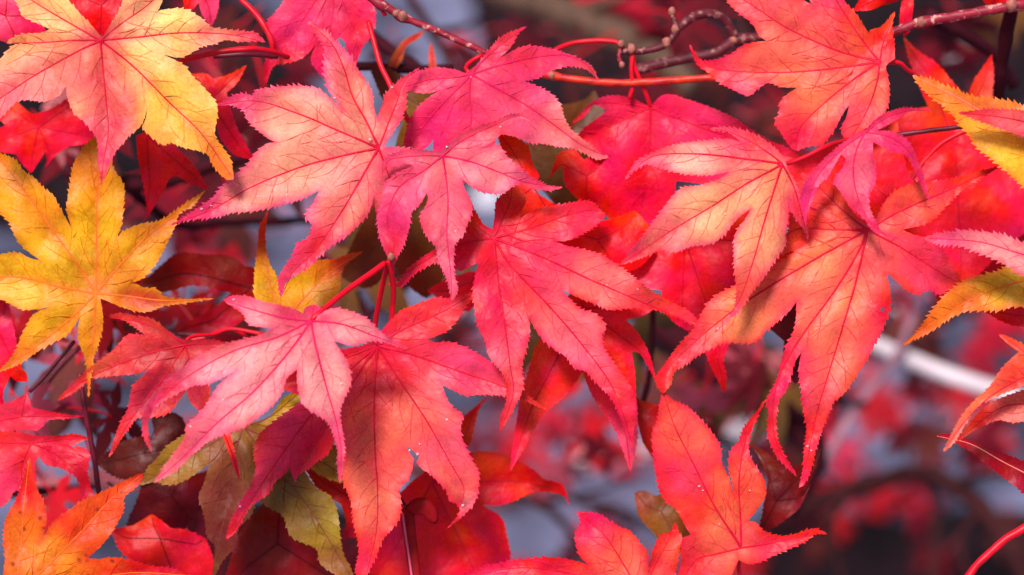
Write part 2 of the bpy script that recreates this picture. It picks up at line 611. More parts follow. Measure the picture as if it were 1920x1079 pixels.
    if cand:
        allp = np.vstack([c[2] for c in cand])
        ok = inside(allp, ring)
        near = {ti: seg_dist(allp, v) for ti, v in enumerate(vlist)}
        polys, c0 = [], 0
        for ti, side, q, w in cand:
            n = len(q); good = 1
            for j in range(1, n):
                if not ok[c0 + j]:
                    break
                if j > 2 and any(near[tj][c0 + j] < 9 for tj in near if tj != ti):
                    break
                good = j + 1
            c0 += n
            good = min(good, max(3, int(n * rng.uniform(0.55, 1.0))))
            if good > 3:
                polys.append((q[:good], 1.15 * w, 0.4, 0.8 * w))
        if polys:
            vv, ff = [], []
            ridges(polys, (vv, ff))
            sv = mesh_obj('side_vein_network', vv, ff, M_SIDE, blade)
            sv['kind'] = 'stuff'
            vc = np.array(lin({'red': (205, 18, 55), 'pink': (214, 40, 92), 'gold': (205, 92, 30), 'pale': (225, 100, 90), 'brown': (90, 36, 28), 'dark': (70, 6, 16)}[vcol]))
            pm = np.repeat(pigment(np.vstack([q[0] for q in polys])), 5, axis=0)
            set_col(sv, np.minimum(pm * np.array((0.58, 0.4, 0.48)) + vc * 0.42 * 0.75, pm * np.array((0.85, 0.75, 0.8))))
    DEPTH[seed] = depth
    if petiole:
        pts = [(base[0], base[1], float(depth(B)[0]) + 3)] + [tuple(q) for q in petiole]
        px_tube('petiole', pts, pet_r[0], pet_r[1], pet_mat or M_PETIOLE, root, loc, seg=8, step=7)
    return root

# ------------------------------------------------------------------ ground far below the branches
def ground_material(name, c0, c1, scale, rough):
    m = bpy.data.materials.new(name)
    nt, N, L = nodes(m)
    out = N('ShaderNodeOutputMaterial'); bs = N('ShaderNodeBsdfPrincipled'); L(bs.outputs[0], out.inputs[0])
    tc = N('ShaderNodeTexCoord')
    n1 = N('ShaderNodeTexNoise'); n1.inputs['Scale'].default_value = scale; n1.inputs['Detail'].default_value = 8
    L(tc.outputs['Object'], n1.inputs['Vector'])
    cr = N('ShaderNodeValToRGB')
    cr.color_ramp.elements[0].position = 0.35; cr.color_ramp.elements[0].color = (*c0, 1)
    cr.color_ramp.elements[1].position = 0.65; cr.color_ramp.elements[1].color = (*c1, 1)
    L(n1.outputs['Fac'], cr.inputs[0]); L(cr.outputs[0], bs.inputs['Base Color'])
    bs.inputs['Roughness'].default_value = rough
    bs.inputs['Specular IOR Level'].default_value = 0.1
    bp = N('ShaderNodeBump'); bp.inputs['Distance'].default_value = 0.01; bp.inputs['Strength'].default_value = 0.4
    L(n1.outputs['Fac'], bp.inputs['Height']); L(bp.outputs[0], bs.inputs['Normal'])
    return m


def ground_pt(x, y, z=0.0):
    """where the sight line through a photo pixel meets the height z"""
    d = P(x, y, 0) - cam.location
    return cam.location + d * ((z - cam.location.z) / d.z)


M_PAVE = ground_material('grey_paving', lin((48, 47, 62)), lin((122, 121, 150)), 9, 0.6)
M_SOIL = ground_material('dark_soil', lin((14, 10, 14)), lin((38, 22, 28)), 22, 0.9)
g = mesh_obj('ground', [(-40, -40, 0), (40, -40, 0), (40, 60, 0), (-40, 60, 0)], [(0, 1, 2, 3)], M_PAVE, smooth=False)
g['kind'] = 'structure'


def soil_bed(pix):
    """a low rounded mound of dark soil laid on the paving"""
    c = [ground_pt(*q) for q in pix]
    mid = sum(c, Vector()) / len(c)
    pts = crom([(p.x, p.y) for p in c + c[:1]], 0.03)[:-1]
    vs_, fs, rings = [], [], 5
    n = len(pts)
    for r in range(rings):
        f = 1 - r / (rings - 0.4)
        h = 0.004 + 0.03 * math.sin((1 - f) * math.pi / 2)
        for q in pts:
            jit = 0.006 * noise.noise(Vector((q[0] * 9, q[1] * 9, r)))
            vs_.append((mid.x + (q[0] - mid.x) * f, mid.y + (q[1] - mid.y) * f, h + jit * (r > 0)))
    for r in range(rings - 1):
        for i in range(n):
            j = (i + 1) % n
            fs.append((r * n + i, r * n + j, (r + 1) * n + j, (r + 1) * n + i))
    fs.append(tuple((rings - 1) * n + i for i in range(n)))
    o = mesh_obj('soil', vs_, fs, M_SOIL)
    o['kind'] = 'structure'
    return o


soil_bed([(870, -60), (1000, -260), (1400, -300), (2000, -260), (2300, 60), (2000, 180), (1700, 260), (1420, 300), (1200, 380), (1050, 340), (960, 230), (900, 90)])
soil_bed([(1180, 640), (1300, 590), (1420, 640), (1560, 760), (1580, 880), (1480, 920), (1380, 800), (1260, 780)])
soil_bed([(-200, 60), (60, -80), (300, -60), (520, 40), (600, 200), (560, 330), (420, 420), (200, 440), (-100, 420), (-240, 240)])
soil_bed([(1420, 980), (1620, 1040), (1820, 960), (2000, 1000), (2050, 1180), (1700, 1240), (1450, 1160)])
soil_bed([(380, 960), (520, 930), (700, 980), (760, 1100), (560, 1180), (380, 1120)])

# ------------------------------------------------------------------ branches out of focus
def branch(label, pts, r0, r1, mat, shoots=()):
    loc = P(*pts[0])
    root = empty('maple_branch', loc)
    tag(root, label, 'branch', 'branches out of focus behind the leaves')
    px_tube('limb', pts, r0, r1, mat, root, loc, seg=10, step=14, bump=0.25, swell=[(0.3, 0.15), (0.7, 0.18)])
    for sp, a, b in shoots:
        px_tube('shoot', sp, a, b, mat, root, loc, seg=7, step=12, bump=0.2)
    return root


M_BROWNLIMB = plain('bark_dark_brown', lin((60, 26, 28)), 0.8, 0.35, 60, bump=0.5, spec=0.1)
branch('thick olive brown blurred branch along the top edge', [(840, -60, 3300), (960, -10, 3100), (1060, 25, 3000), (1150, 65, 2900), (1230, 105, 2800), (1300, 170, 2750)], 34, 26, M_BRANCH, [([(1060, 25, 3000), (1130, 10, 2900), (1230, -40, 2800)], 14, 10)])
branch('dark brown branch arching through the lower corner', [(1440, 975, 3600), (1540, 938, 3500), (1640, 905, 3400), (1720, 888, 3300), (1790, 912, 3200), (1850, 965, 3100), (1900, 1040, 3000), (1930, 1110, 2900)], 19, 16, M_BROWNLIMB, [([(1745, 900, 3300), (1755, 980, 3300), (1748, 1100, 3200)], 9, 8), ([(1600, 920, 3450), (1560, 980, 3300), (1580, 1090, 3200)], 8, 6), ([(1790, 912, 3200), (1850, 890, 3000), (1930, 900, 2900)], 8, 6), ([(1840, 955, 3100), (1800, 1010, 3000), (1820, 1090, 2900)], 7, 5)])
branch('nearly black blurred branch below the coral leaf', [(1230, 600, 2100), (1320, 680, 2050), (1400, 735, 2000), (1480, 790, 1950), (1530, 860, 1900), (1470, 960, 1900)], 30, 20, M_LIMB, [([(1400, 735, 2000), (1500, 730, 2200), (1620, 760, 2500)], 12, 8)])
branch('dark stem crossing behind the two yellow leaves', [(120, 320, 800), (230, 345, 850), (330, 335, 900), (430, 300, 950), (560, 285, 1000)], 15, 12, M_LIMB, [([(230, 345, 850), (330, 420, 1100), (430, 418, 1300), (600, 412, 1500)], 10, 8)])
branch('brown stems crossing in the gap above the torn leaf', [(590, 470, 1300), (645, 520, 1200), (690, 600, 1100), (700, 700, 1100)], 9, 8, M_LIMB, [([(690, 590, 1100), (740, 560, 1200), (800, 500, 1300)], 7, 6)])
branch('dark maroon stem level behind the salmon leaf lobes', [(560, 60, 500), (640, 118, 420), (700, 126, 400), (770, 130, 400), (850, 128, 420)], 9, 8, M_LIMB, [([(640, 20, 900), (720, 85, 850), (800, 140, 800)], 13, 10)])
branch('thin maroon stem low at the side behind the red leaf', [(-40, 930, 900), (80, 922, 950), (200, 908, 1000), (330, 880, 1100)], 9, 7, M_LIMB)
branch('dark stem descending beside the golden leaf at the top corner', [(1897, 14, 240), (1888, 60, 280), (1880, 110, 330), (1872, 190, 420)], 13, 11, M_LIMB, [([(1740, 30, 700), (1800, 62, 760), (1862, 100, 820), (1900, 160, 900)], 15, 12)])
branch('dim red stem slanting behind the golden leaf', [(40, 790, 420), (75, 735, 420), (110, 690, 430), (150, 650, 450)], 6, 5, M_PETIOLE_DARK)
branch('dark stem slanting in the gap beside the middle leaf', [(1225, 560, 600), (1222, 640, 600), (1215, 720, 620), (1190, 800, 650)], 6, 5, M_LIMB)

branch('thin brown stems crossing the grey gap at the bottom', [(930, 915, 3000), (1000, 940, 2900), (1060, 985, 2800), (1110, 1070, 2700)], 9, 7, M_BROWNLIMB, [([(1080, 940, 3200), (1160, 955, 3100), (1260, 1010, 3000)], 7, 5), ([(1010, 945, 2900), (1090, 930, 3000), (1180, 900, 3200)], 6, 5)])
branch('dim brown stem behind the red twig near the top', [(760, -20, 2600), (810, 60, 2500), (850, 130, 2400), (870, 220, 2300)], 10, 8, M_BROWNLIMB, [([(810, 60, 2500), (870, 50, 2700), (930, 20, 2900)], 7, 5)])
M_PINKSTEM = plain('pinkish_bark', lin((150, 104, 120)), 0.7, 0.3, 80)
M_STAKE = plain('pale_wood', lin((206, 190, 196)), 0.7, 0.2, 60, bump=0.3)


def stake(label, pts, r0, r1):
    loc = P(*pts[0])
    root = empty('garden_stake', loc)
    tag(root, label, 'stake', 'pale garden stakes')
    px_tube('shaft', pts, r0, r1, M_STAKE, root, loc, seg=9, step=30, bump=0.1)
    q = pts[-1]; d = [a - b for a, b in zip(pts[-1], pts[-2])]
    ln_ = math.sqrt(sum(v * v for v in d)) or 1
    px_tube('point', [q, tuple(a + v / ln_ * 40 for a, v in zip(q, d))], r1, r1 * 0.3, M_STAKE, root, loc, seg=9, step=12)
    return root


stake('broad pale stake slanting through the blur beside the coral leaf', [(1960, 772, 2600), (1880, 738, 2700), (1780, 705, 2800), (1690, 668, 2900), (1640, 645, 2950)], 20, 15)
stake('pale stake lying low behind the upright coral leaf', [(1460, 795, 4600), (1380, 812, 4800), (1280, 832, 5000), (1160, 856, 5200), (1060, 874, 5300)], 22, 20)
branch('pale pinkish stem rising behind the coral leaf tips', [(1540, 880, 2600), (1610, 760, 2700), (1680, 670, 2800), (1712, 590, 2900)], 11, 7, M_PINKSTEM)


def pebble(label, x, y, sx, sy, dep_z=0.0, c=None):
    p = ground_pt(x, y, 0.0)
    k = (p - cam.location).length * K
    v, f = [], []
    nu, nv = 14, 8
    for i in range(nv + 1):
        th = math.pi * i / nv
        for j in range(nu):
            ph = 2 * math.pi * j / nu
            d = Vector((math.sin(th) * math.cos(ph), math.sin(th) * math.sin(ph), math.cos(th)))
            r = 1 + 0.22 * noise.noise(d * 1.3 + Vector((x, y, 0)))
            v.append((d.x * r * sx * k, d.y * r * sy * k * 2.0, (d.z * r * 0.45 + 0.4) * sy * k))
    for i in range(nv):
        for j in range(nu):
            f.append((i * nu + j, (i + 1) * nu + j, (i + 1) * nu + (j + 1) % nu, i * nu + (j + 1) % nu))
    o = mesh_obj('pale_stone', v, f, M_STONE, loc=p)
    return tag(o, label, 'stone', 'pale stones on the ground')


M_STONE = plain('pale_stone', lin((214, 206, 216)), 0.7, 0.15, 40)
pebble('pale stone glimpsed through the gap beside the small pink leaf', 915, 374, 30, 20)
pebble('pale stone glimpsed between the yellow pink and the top pink leaf', 422, 122, 36, 26)
pebble('pale stone beneath the lilac gap near the top corner', 1790, 125, 40, 40)
pebble('pale stone under the side lobes of the coral leaf', 1682, 572, 20, 16)
pebble('small pale stone low behind the bare arching branch', 1690, 1035, 34, 30)
pebble('pale stone below the light pink needle of the middle leaf', 1105, 862, 50, 24)

# ------------------------------------------------------------------ blurred leaves behind, copies of a few shapes
def star_leaf_mesh(seed, lobes=7):
    rg = random.Random(seed)
    angs = [(-128, .5), (-88, .78), (-44, .95), (0, 1.0), (44, .95), (88, .78), (128, .5)]
    if lobes == 5:
        angs = [(-105, .6), (-52, .92), (0, 1.0), (52, .92), (105, .6)]
    out = []
    pts = []
    for i, (a, r) in enumerate(angs):
        a = R(a + rg.uniform(-7, 7)); r *= rg.uniform(.88, 1.08)
        w = 0.15 * (1.25 if lobes == 5 else 1)
        d = np.array([math.sin(a), math.cos(a)]); n = np.array([d[1], -d[0]])
        for f, s in ((.30, -.55), (.42, -.95), (.55, -1.0), (.7, -.7), (.85, -.32), (1.0, 0), (.85, .32), (.7, .7), (.55, 1.0), (.42, .95), (.30, .55)):
            pts.append(d * f * r + n * s * w * r + np.array([rg.uniform(-.012, .012), rg.uniform(-.012, .012)]))
    pts = np.array([(0.03, -0.06), (-0.03, -0.06)] + [tuple(p) for p in pts])
    pts = np.vstack([pts[1:2], pts[2:], pts[0:1]])
    n = len(pts)
    verts = [tuple(p) for p in pts]
    gp = np.array([(x * .13 - 1.1 + (j % 2) * .06, j * .12 - 1.1) for j in range(19) for x in range(18)])
    gp = gp[inside(gp, pts)]
    verts += [tuple(q) for q in gp]
    res = delaunay_2d_cdt([Vector(v) for v in verts], [(i, (i + 1) % n) for i in range(n)], [list(range(n))], 1, 1e-5)
    v2 = [(q[0], q[1]) for q in res[0]]
    bend = rg.uniform(.15, .5)
    v3 = []
    for x, y in v2:
        r = math.hypot(x, y); a = math.atan2(x, y)
        z = -bend * r * r + 0.05 * math.cos(a * 7) * r + 0.08 * noise.noise(Vector((x * 2, y * 2, seed)))
        v3.append((x, y, z))
    fs = [tuple(f) for f in res[2]]
    me = bpy.data.meshes.new('blade')
    me.from_pydata(v3, [], fs); me.update()
    me.polygons.foreach_set('use_smooth', [True] * len(me.polygons))
    me.materials.append(M_LEAF)
    at = me.color_attributes.new('pigment', 'FLOAT_COLOR', 'POINT')
    buf = np.ones((len(v3), 4), np.float32)
    rr = np.array([math.hypot(*q) for q in v2])
    buf[:, :3] = (1.1 - 0.3 * rr)[:, None]
    at.data.foreach_set('color', buf.ravel())
    pv, pf = tube_geo([Vector((0, 0, 0)), Vector((0.02, -.2, .01)), Vector((0.08, -.45, -.06)), Vector((.16, -.7, -.16))], [.022, .02, .018, .02], 6)
    pm = bpy.data.meshes.new('petiole'); pm.from_pydata(pv, [], pf); pm.update(); pm.materials.append(M_PETIOLE)
    return me, pm


STARS = [star_leaf_mesh(11), star_leaf_mesh(12, 5), star_leaf_mesh(13), star_leaf_mesh(14, 5)]
PAL = {
    'red': [(226, 24, 40), (212, 14, 30), (232, 44, 66)],
    'pink': [(238, 110, 140), (240, 84, 120), (236, 130, 160)],
    'maroon': [(120, 14, 32), (96, 12, 30), (140, 20, 44)],
    'olive': [(112, 84, 34), (92, 74, 30), (130, 90, 40)],
    'brown': [(96, 50, 40), (120, 66, 54), (80, 40, 36)],
}
CLEAR = [(790, 45, 70, 45), (500, 455, 70, 60), (420, 520, 30, 20), (700, 545, 50, 60), (960, 765, 40, 25), (1020, 965, 110, 60), (1390, 850, 60, 30), (1620, 990, 60, 45), (1600, 800, 50, 40), (1780, 860, 90, 25), (1865, 930, 50, 20),
         (235, 925, 40, 40), (215, 1025, 40, 25), (260, 790, 20, 20), (425, 120, 30, 25), (140, 225, 18, 25), (1785, 125, 35, 45), (915, 370, 35, 25), (1570, 1050, 40, 30)]


def star(x, y, dep, size, col, label, group, rg, flat=False):
    me, pm = STARS[rg.randrange(4)]
    p = ground_pt(x, y, 0.012) if flat else P(x, y, dep)
    e = empty('maple_leaf', p)
    if flat:
        e.rotation_euler = (R(rg.uniform(-12, 12)), R(rg.uniform(-12, 12)), rg.uniform(0, 6.3))
    else:
        e.rotation_euler = (R(62 + rg.uniform(-40, 40)), R(rg.uniform(-35, 35)), R(180 + rg.uniform(-70, 70)))
        e.rotation_euler = (cam.rotation_euler.to_matrix() @ Matrix.Rotation(R(180 + rg.uniform(-75, 75)), 3, 'Z') @ Matrix.Rotation(R(rg.uniform(-50, 50)), 3, 'X') @ Matrix.Rotation(R(rg.uniform(-45, 45)), 3, 'Y')).to_euler()
    e.scale = (size * S,) * 3
    tag(e, label, 'leaf', group)
    b = bpy.data.objects.new('blade', me); COL.link(b); b.parent = e; b.color = (*pig(col, 0.9), 1)
    q = bpy.data.objects.new('petiole', pm); COL.link(q); q.parent = e
    return e


def scatter(box, n, dep, size, pal, where, seed, flat=False):
    rg = random.Random(seed)
    k = 0; tries = 0
    while k < n and tries < 400:
        tries += 1
        x, y = rg.uniform(box[0], box[2]), rg.uniform(box[1], box[3])
        if any(((x - cx) / (rx * 0.8)) ** 2 + ((y - cy) / (ry * 0.8)) ** 2 < 1 for cx, cy, rx, ry in CLEAR):
            continue
        name = rg.choice(pal)
        d = rg.uniform(*dep)
        word = {'red': 'red', 'pink': 'pink', 'maroon': 'maroon', 'olive': 'olive', 'brown': 'brown'}[name]
        lab = ('fallen blurred %s leaf on the ground %s' if flat else 'blurred %s leaf far %s') % (word, where)
        star(x, y, d, rg.uniform(*size), rg.choice(PAL[name]), lab, lab.replace(' leaf ', ' leaves ', 1), rg, flat)
        k += 1


scatter((870, -20, 1250, 160), 9, (2200, 5200), (140, 240), ['maroon', 'maroon', 'brown', 'red'], 'behind the deep pink leaf and twig', 1)
scatter((1230, -20, 1500, 280), 11, (1600, 4500), (140, 240), ['maroon', 'maroon', 'brown', 'maroon'], 'behind the upper coral leaf', 2)
scatter((1690, -20, 1920, 200), 6, (1500, 4000), (140, 220), ['olive', 'maroon', 'brown'], 'above the golden edge leaf', 3)
scatter((400, 20, 560, 330), 12, (900, 2600), (120, 200), ['maroon', 'brown', 'maroon'], 'above the salmon leaf', 4)
scatter((200, 290, 460, 440), 10, (1200, 3000), (120, 200), ['maroon', 'brown', 'maroon'], 'between the two yellow leaves', 5)
scatter((330, 430, 440, 500), 4, (2000, 3600), (130, 180), ['red', 'pink'], 'below the salmon leaf', 6)
scatter((260, 560, 520, 640), 8, (700, 2200), (110, 170), ['red', 'maroon', 'red', 'brown'], 'above the rusty leaf', 7)
scatter((640, 330, 880, 560), 6, (900, 2400), (150, 220), ['olive', 'brown', 'olive'], 'behind the small pink leaf', 8)
scatter((790, 570, 910, 690), 3, (2500, 4500), (120, 170), ['brown', 'pink', 'maroon'], 'left of the middle leaf', 9)
scatter((880, 760, 1260, 880), 18, (2600, 6000), (110, 190), ['red', 'pink', 'red', 'maroon'], 'below the middle leaf', 10)
scatter((1210, 620, 1480, 760), 12, (1500, 3800), (130, 200), ['olive', 'maroon', 'brown', 'maroon', 'pink'], 'below the coral leaf', 11)
scatter((1500, 700, 1900, 860), 22, (3300, 6500), (120, 200), ['maroon', 'red', 'maroon', 'pink', 'brown'], 'beside the pale stake', 12)
scatter((1680, 540, 1900, 720), 14, (3200, 5000), (130, 200), ['maroon', 'brown', 'maroon', 'red'], 'under the yellow olive leaf', 13)
scatter((1480, 880, 1920, 1079), 15, (3600, 6800), (100, 160), ['maroon', 'red', 'brown', 'maroon', 'brown'], 'around the arching branch', 14)
scatter((0, 560, 210, 940), 22, (320, 1400), (90, 150), ['red', 'maroon', 'pink', 'brown'], 'below the golden leaf', 15)
scatter((0, 160, 260, 330), 6, (700, 1600), (110, 160), ['red', 'pink', 'maroon'], 'under the yellow pink leaf', 16)
scatter((560, 980, 800, 1079), 4, (900, 2000), (130, 190), ['red', 'maroon'], 'under the torn leaf', 17)
scatter((960, 560, 1260, 700), 4, (900, 2200), (130, 190), ['red', 'olive', 'brown'], 'under the middle leaf', 18)
scatter((280, 900, 480, 1040), 4, (600, 1500), (120, 170), ['olive', 'maroon', 'maroon'], 'beneath the olive leaf', 19)
scatter((560, 440, 800, 640), 5, (1500, 3500), (110, 170), ['maroon', 'brown', 'pink'], 'above the torn leaf', 21)
scatter((1280, 760, 1480, 900), 5, (2500, 5000), (110, 170), ['maroon', 'red', 'brown'], 'behind the upright coral leaf', 22)
scatter((720, 10, 900, 130), 4, (3000, 5500), (100, 150), ['pink', 'maroon', 'red'], 'behind the red twig', 23)
scatter((960, 900, 1240, 1060), 7, (4000, 7000), (90, 140), ['maroon', 'red', 'brown', 'pink'], 'in the grey gap at the bottom', 24)
for box, n_, where_, sd_ in (((300, 400, 700, 1060), 16, 'beneath the light pink leaf', 20), ((700, 560, 1250, 1060), 26, 'beneath the middle leaf', 30), ((1250, 560, 1520, 1060), 16, 'beneath the upright coral leaf', 31), ((1520, 560, 1900, 1060), 22, 'beneath the arching branch', 32)):
    scatter(box, n_, (0, 0), (150, 250), ['pink', 'red', 'brown', 'maroon'], where_, sd_, flat=True)

# ------------------------------------------------------------------ the rest of the tree: crown leaves added out of frame to shade what lies below
def crown(seed, n):
    rg = random.Random(seed)
    V, F = [], []
    mats = []
    cols = []
    base = [([tuple(v.co) for v in me.vertices], [tuple(q.vertices) for q in me.polygons]) for me, _ in STARS]
    cnt = 0
    while cnt < n:
        x, y, d = rg.uniform(-1400, 3300), rg.uniform(-2600, 1500), rg.uniform(150, 5200)
        if -260 - d * 0.05 < x < 2180 + d * 0.05 and y > -330 - d * 0.05:
            continue
        vs_, fs = base[rg.randrange(4)]
        M = Matrix.Translation(P(x, y, d)) @ cam.rotation_euler.to_matrix().to_4x4() @ Matrix.Rotation(R(180 + rg.uniform(-80, 80)), 4, 'Z') @ Matrix.Rotation(R(rg.uniform(-60, 20)), 4, 'X') @ Matrix.Rotation(R(rg.uniform(-40, 40)), 4, 'Y') @ Matrix.Scale(rg.uniform(180, 320) * S, 4)
        k0 = len(V)
        V.extend([M @ Vector(v) for v in vs_]); F.extend([tuple(i + k0 for i in f) for f in fs])
        c = pig(rg.choice(PAL['red'] + PAL['red'] + PAL['pink'] + PAL['maroon'] + PAL['olive']), 0.9)
        cols.extend([c] * len(vs_))
        cnt += 1
    o = mesh_obj('foliage', V, F, M_LEAF)
    set_col(o, np.array(cols))
    o['kind'] = 'stuff'
    o['label'] = 'red maple crown foliage added above and around the frame for shade'
    return o


crown(5, 420)

# ------------------------------------------------------------------ the leaves in focus
# salmon leaf over the centre left
leaf('large salmon pink leaf with ragged lower tip, clear droplet near its centre', (710, 278),
     '720,275s 735,250 750,227 760,197 760,170 767,143 787,127t 753,148 733,167 723,177 717,197 707,220s '
     '700,200 697,173 683,150 670,130 657,107 633,83 607,57 575,40t 597,70 610,90 608,130 613,160 623,180 643,207s '
     '617,183 597,167 577,163 543,162 510,165 480,170 473,180 447,177 404,198t 433,197 457,207 463,223 483,243 503,260 517,267s '
     '500,270 480,287 463,310 443,327 420,347 397,373 363,397 320,423t 353,412 403,407 437,398 480,395 520,385 553,377 580,367 598,358s '
     '587,383 573,407 587,423 577,447 557,457 550,480 533,503 522,527 527,557t 537,527 573,503 597,483 620,460 653,440 673,420 690,400 702,367s '
     '703,387 712,420 722,450t 745,390 775,340 790,305 770,281',
     [((690, 270), (240, 146, 128)), ((560, 220), (240, 148, 128)), ((560, 330), (241, 152, 132)), ((440, 190), (228, 84, 140)),
      ((660, 150), (238, 126, 112)), ((750, 180), (234, 78, 112)), ((600, 470), (236, 60, 78)), ((640, 380), (238, 128, 114)),
      ((350, 410), (230, 50, 100)), ((730, 300), (232, 92, 128)), ((590, 60), (225, 60, 90)), ((480, 360), (240, 146, 128))],
     d0=0, tilt=(0.05, -0.12), drop=[20, 10, 15, 30, 10, 40], vcol='red', teeth=5.5, per=12, edge=(232, 72, 108), edge_w=7, seed=1, vw=3.2,
     veins={2: [(640, 248), (560, 214), (480, 190)], 3: [(640, 293), (560, 315), (470, 352), (400, 392)], 4: [(680, 330), (640, 398), (590, 470), (550, 510)],
            1: [(690, 235), (660, 180), (645, 130), (620, 80)], 0: [(727, 235), (745, 190), (757, 155)]})

leaf('small pink leaf overlapping the salmon leaf, thin curled tip at its upper right', (830, 292),
     '828,284s 840,270 857,257 880,247 903,237 930,229 947,219 973,215 1000,222 1007,234t 997,228 973,221 953,224 938,237 933,257 917,270 900,278s '
     '920,277 933,270 947,290 963,307 983,323 1003,337 1027,348 1055,352t 1030,357 1003,352 980,343 960,350 945,362 925,363 905,360 888,352 867,337s '
     '873,360 885,383 883,403 873,427 867,443 853,457 850,493 853,523 858,543 847,566t 843,543 837,520 823,490 817,463 797,437 788,410 797,390 803,373 800,363s '
     '787,383 770,400 767,427 757,457 738,498t 723,473 713,447 708,410 715,383 720,353 730,337 750,323 777,310s '
     '753,305 727,307 716,330t 721,300 743,288 770,281 800,283',
     [((830, 300), (240, 128, 132)), ((920, 310), (240, 132, 138)), ((890, 260), (236, 100, 132)), ((840, 400), (238, 120, 130)), ((870, 400), (228, 84, 150)),
      ((840, 500), (238, 128, 140)), ((735, 400), (228, 70, 128)), ((760, 350), (234, 98, 126)), ((765, 440), (226, 40, 70)), ((1030, 352), (230, 70, 110)), ((730, 480), (225, 30, 60)), ((780, 290), (238, 110, 135))],
     d0=-48, tilt=(0, -0.08), drop=[-15, 25, 5, 35, 30], vcol='pink', teeth=4.5, per=11, edge=(230, 80, 132), edge_w=6, seed=2, vw=2.6,
     veins={0: [(860, 268), (900, 247), (938, 230), (975, 217)], 1: [(880, 303), (935, 323), (985, 342)], 2: [(836, 330), (840, 380), (838, 440), (845, 510)], 3: [(795, 320), (750, 350), (728, 400), (730, 450)], 4: [(790, 292), (750, 296), (728, 302)]})

leaf('deep pink leaf behind the small pink one, petiole looping up to the red twig', (883, 140),
     '873,137s 893,123 910,103 927,83 940,70 960,60 988,50t 970,64 963,80 950,97 937,110s '
     '960,97 987,87 1023,90 1053,98 1083,110 1110,127 1122,152t 1103,132 1070,123 1033,133 1007,147 980,150 955,147s '
     '983,153 1007,163 1033,177 1050,197 1057,220 1070,243 1090,260 1120,285 1142,295t 1120,299 1097,287 1070,277 1050,275 1023,270 993,267 970,257 930,250s '
     '925,280 890,330 850,350t 825,310 814,285 812,262s 803,274 780,286 757,294t 758,267 767,230 780,207 800,187 823,170s '
     '800,175 773,172 752,166t 773,140 790,133 817,128 847,130',
     [((883, 140), (240, 80, 122)), ((1000, 120), (236, 70, 112)), ((960, 200), (240, 86, 118)), ((1060, 250), (242, 122, 122)), ((820, 230), (236, 50, 98)),
      ((800, 150), (238, 82, 122)), ((950, 80), (238, 72, 118)), ((880, 230), (238, 66, 112)), ((1120, 290), (242, 120, 120))],
     d0=60, tilt=(0.05, 0.03), drop=[10, 40, 5, 25, 30, 25], vcol='pink', teeth=4.0, per=11, seed=3, vw=2.6, crease=0.22,
     petiole=[(873, 128, 72), (884, 115, 82), (905, 103, 86)],
     veins={1: [(940, 122), (1000, 108), (1060, 104), (1100, 122)], 2: [(930, 165), (990, 200), (1040, 235), (1090, 272)], 4: [(860, 165), (820, 205), (785, 250)], 5: [(850, 146), (800, 150)], 3: [(880, 180), (882, 240)], 0: [(910, 110), (950, 75)]})

leaf('bright crimson leaf hanging from a forked petiole beneath the orange twig', (1220, 202),
     '1223,196s 1240,180 1260,178 1287,187 1327,200 1357,213 1387,228 1407,243 1440,263 1473,277 1512,300t 1490,320 1420,330 1350,345 1300,342 1268,340s '
     '1262,370 1245,410 1220,440 1180,482t 1160,430 1135,402 1120,375 1130,345 1123,317 1140,297 1145,292s 1110,292 1080,264t 1087,250 1100,237 1127,217 1137,207s '
     '1113,197 1103,210 1090,223 1072,232t 1092,210 1107,195 1130,183 1160,180 1190,187 1213,198',
     [((1220, 202), (240, 40, 84)), ((1300, 220), (242, 58, 96)), ((1400, 260), (240, 60, 90)), ((1200, 320), (236, 16, 44)), ((1180, 420), (236, 10, 34)), ((1120, 260), (236, 22, 60)), ((1130, 190), (240, 60, 96))],
     d0=215, tilt=(0.0, 0.1), drop=[10, 20, 20, -10], vcol='red', teeth=2.5, per=14, seed=4, sides=True, vw=2.8,
     petiole=[(1212, 178, 205), (1200, 150, 195), (1190, 125, 190), (1187, 98, 188)],
     veins={0: [(1290, 230), (1380, 262), (1450, 285)], 1: [(1218, 280), (1208, 360), (1195, 430)], 2: [(1170, 225), (1120, 250)], 3: [(1170, 195), (1110, 196)]})

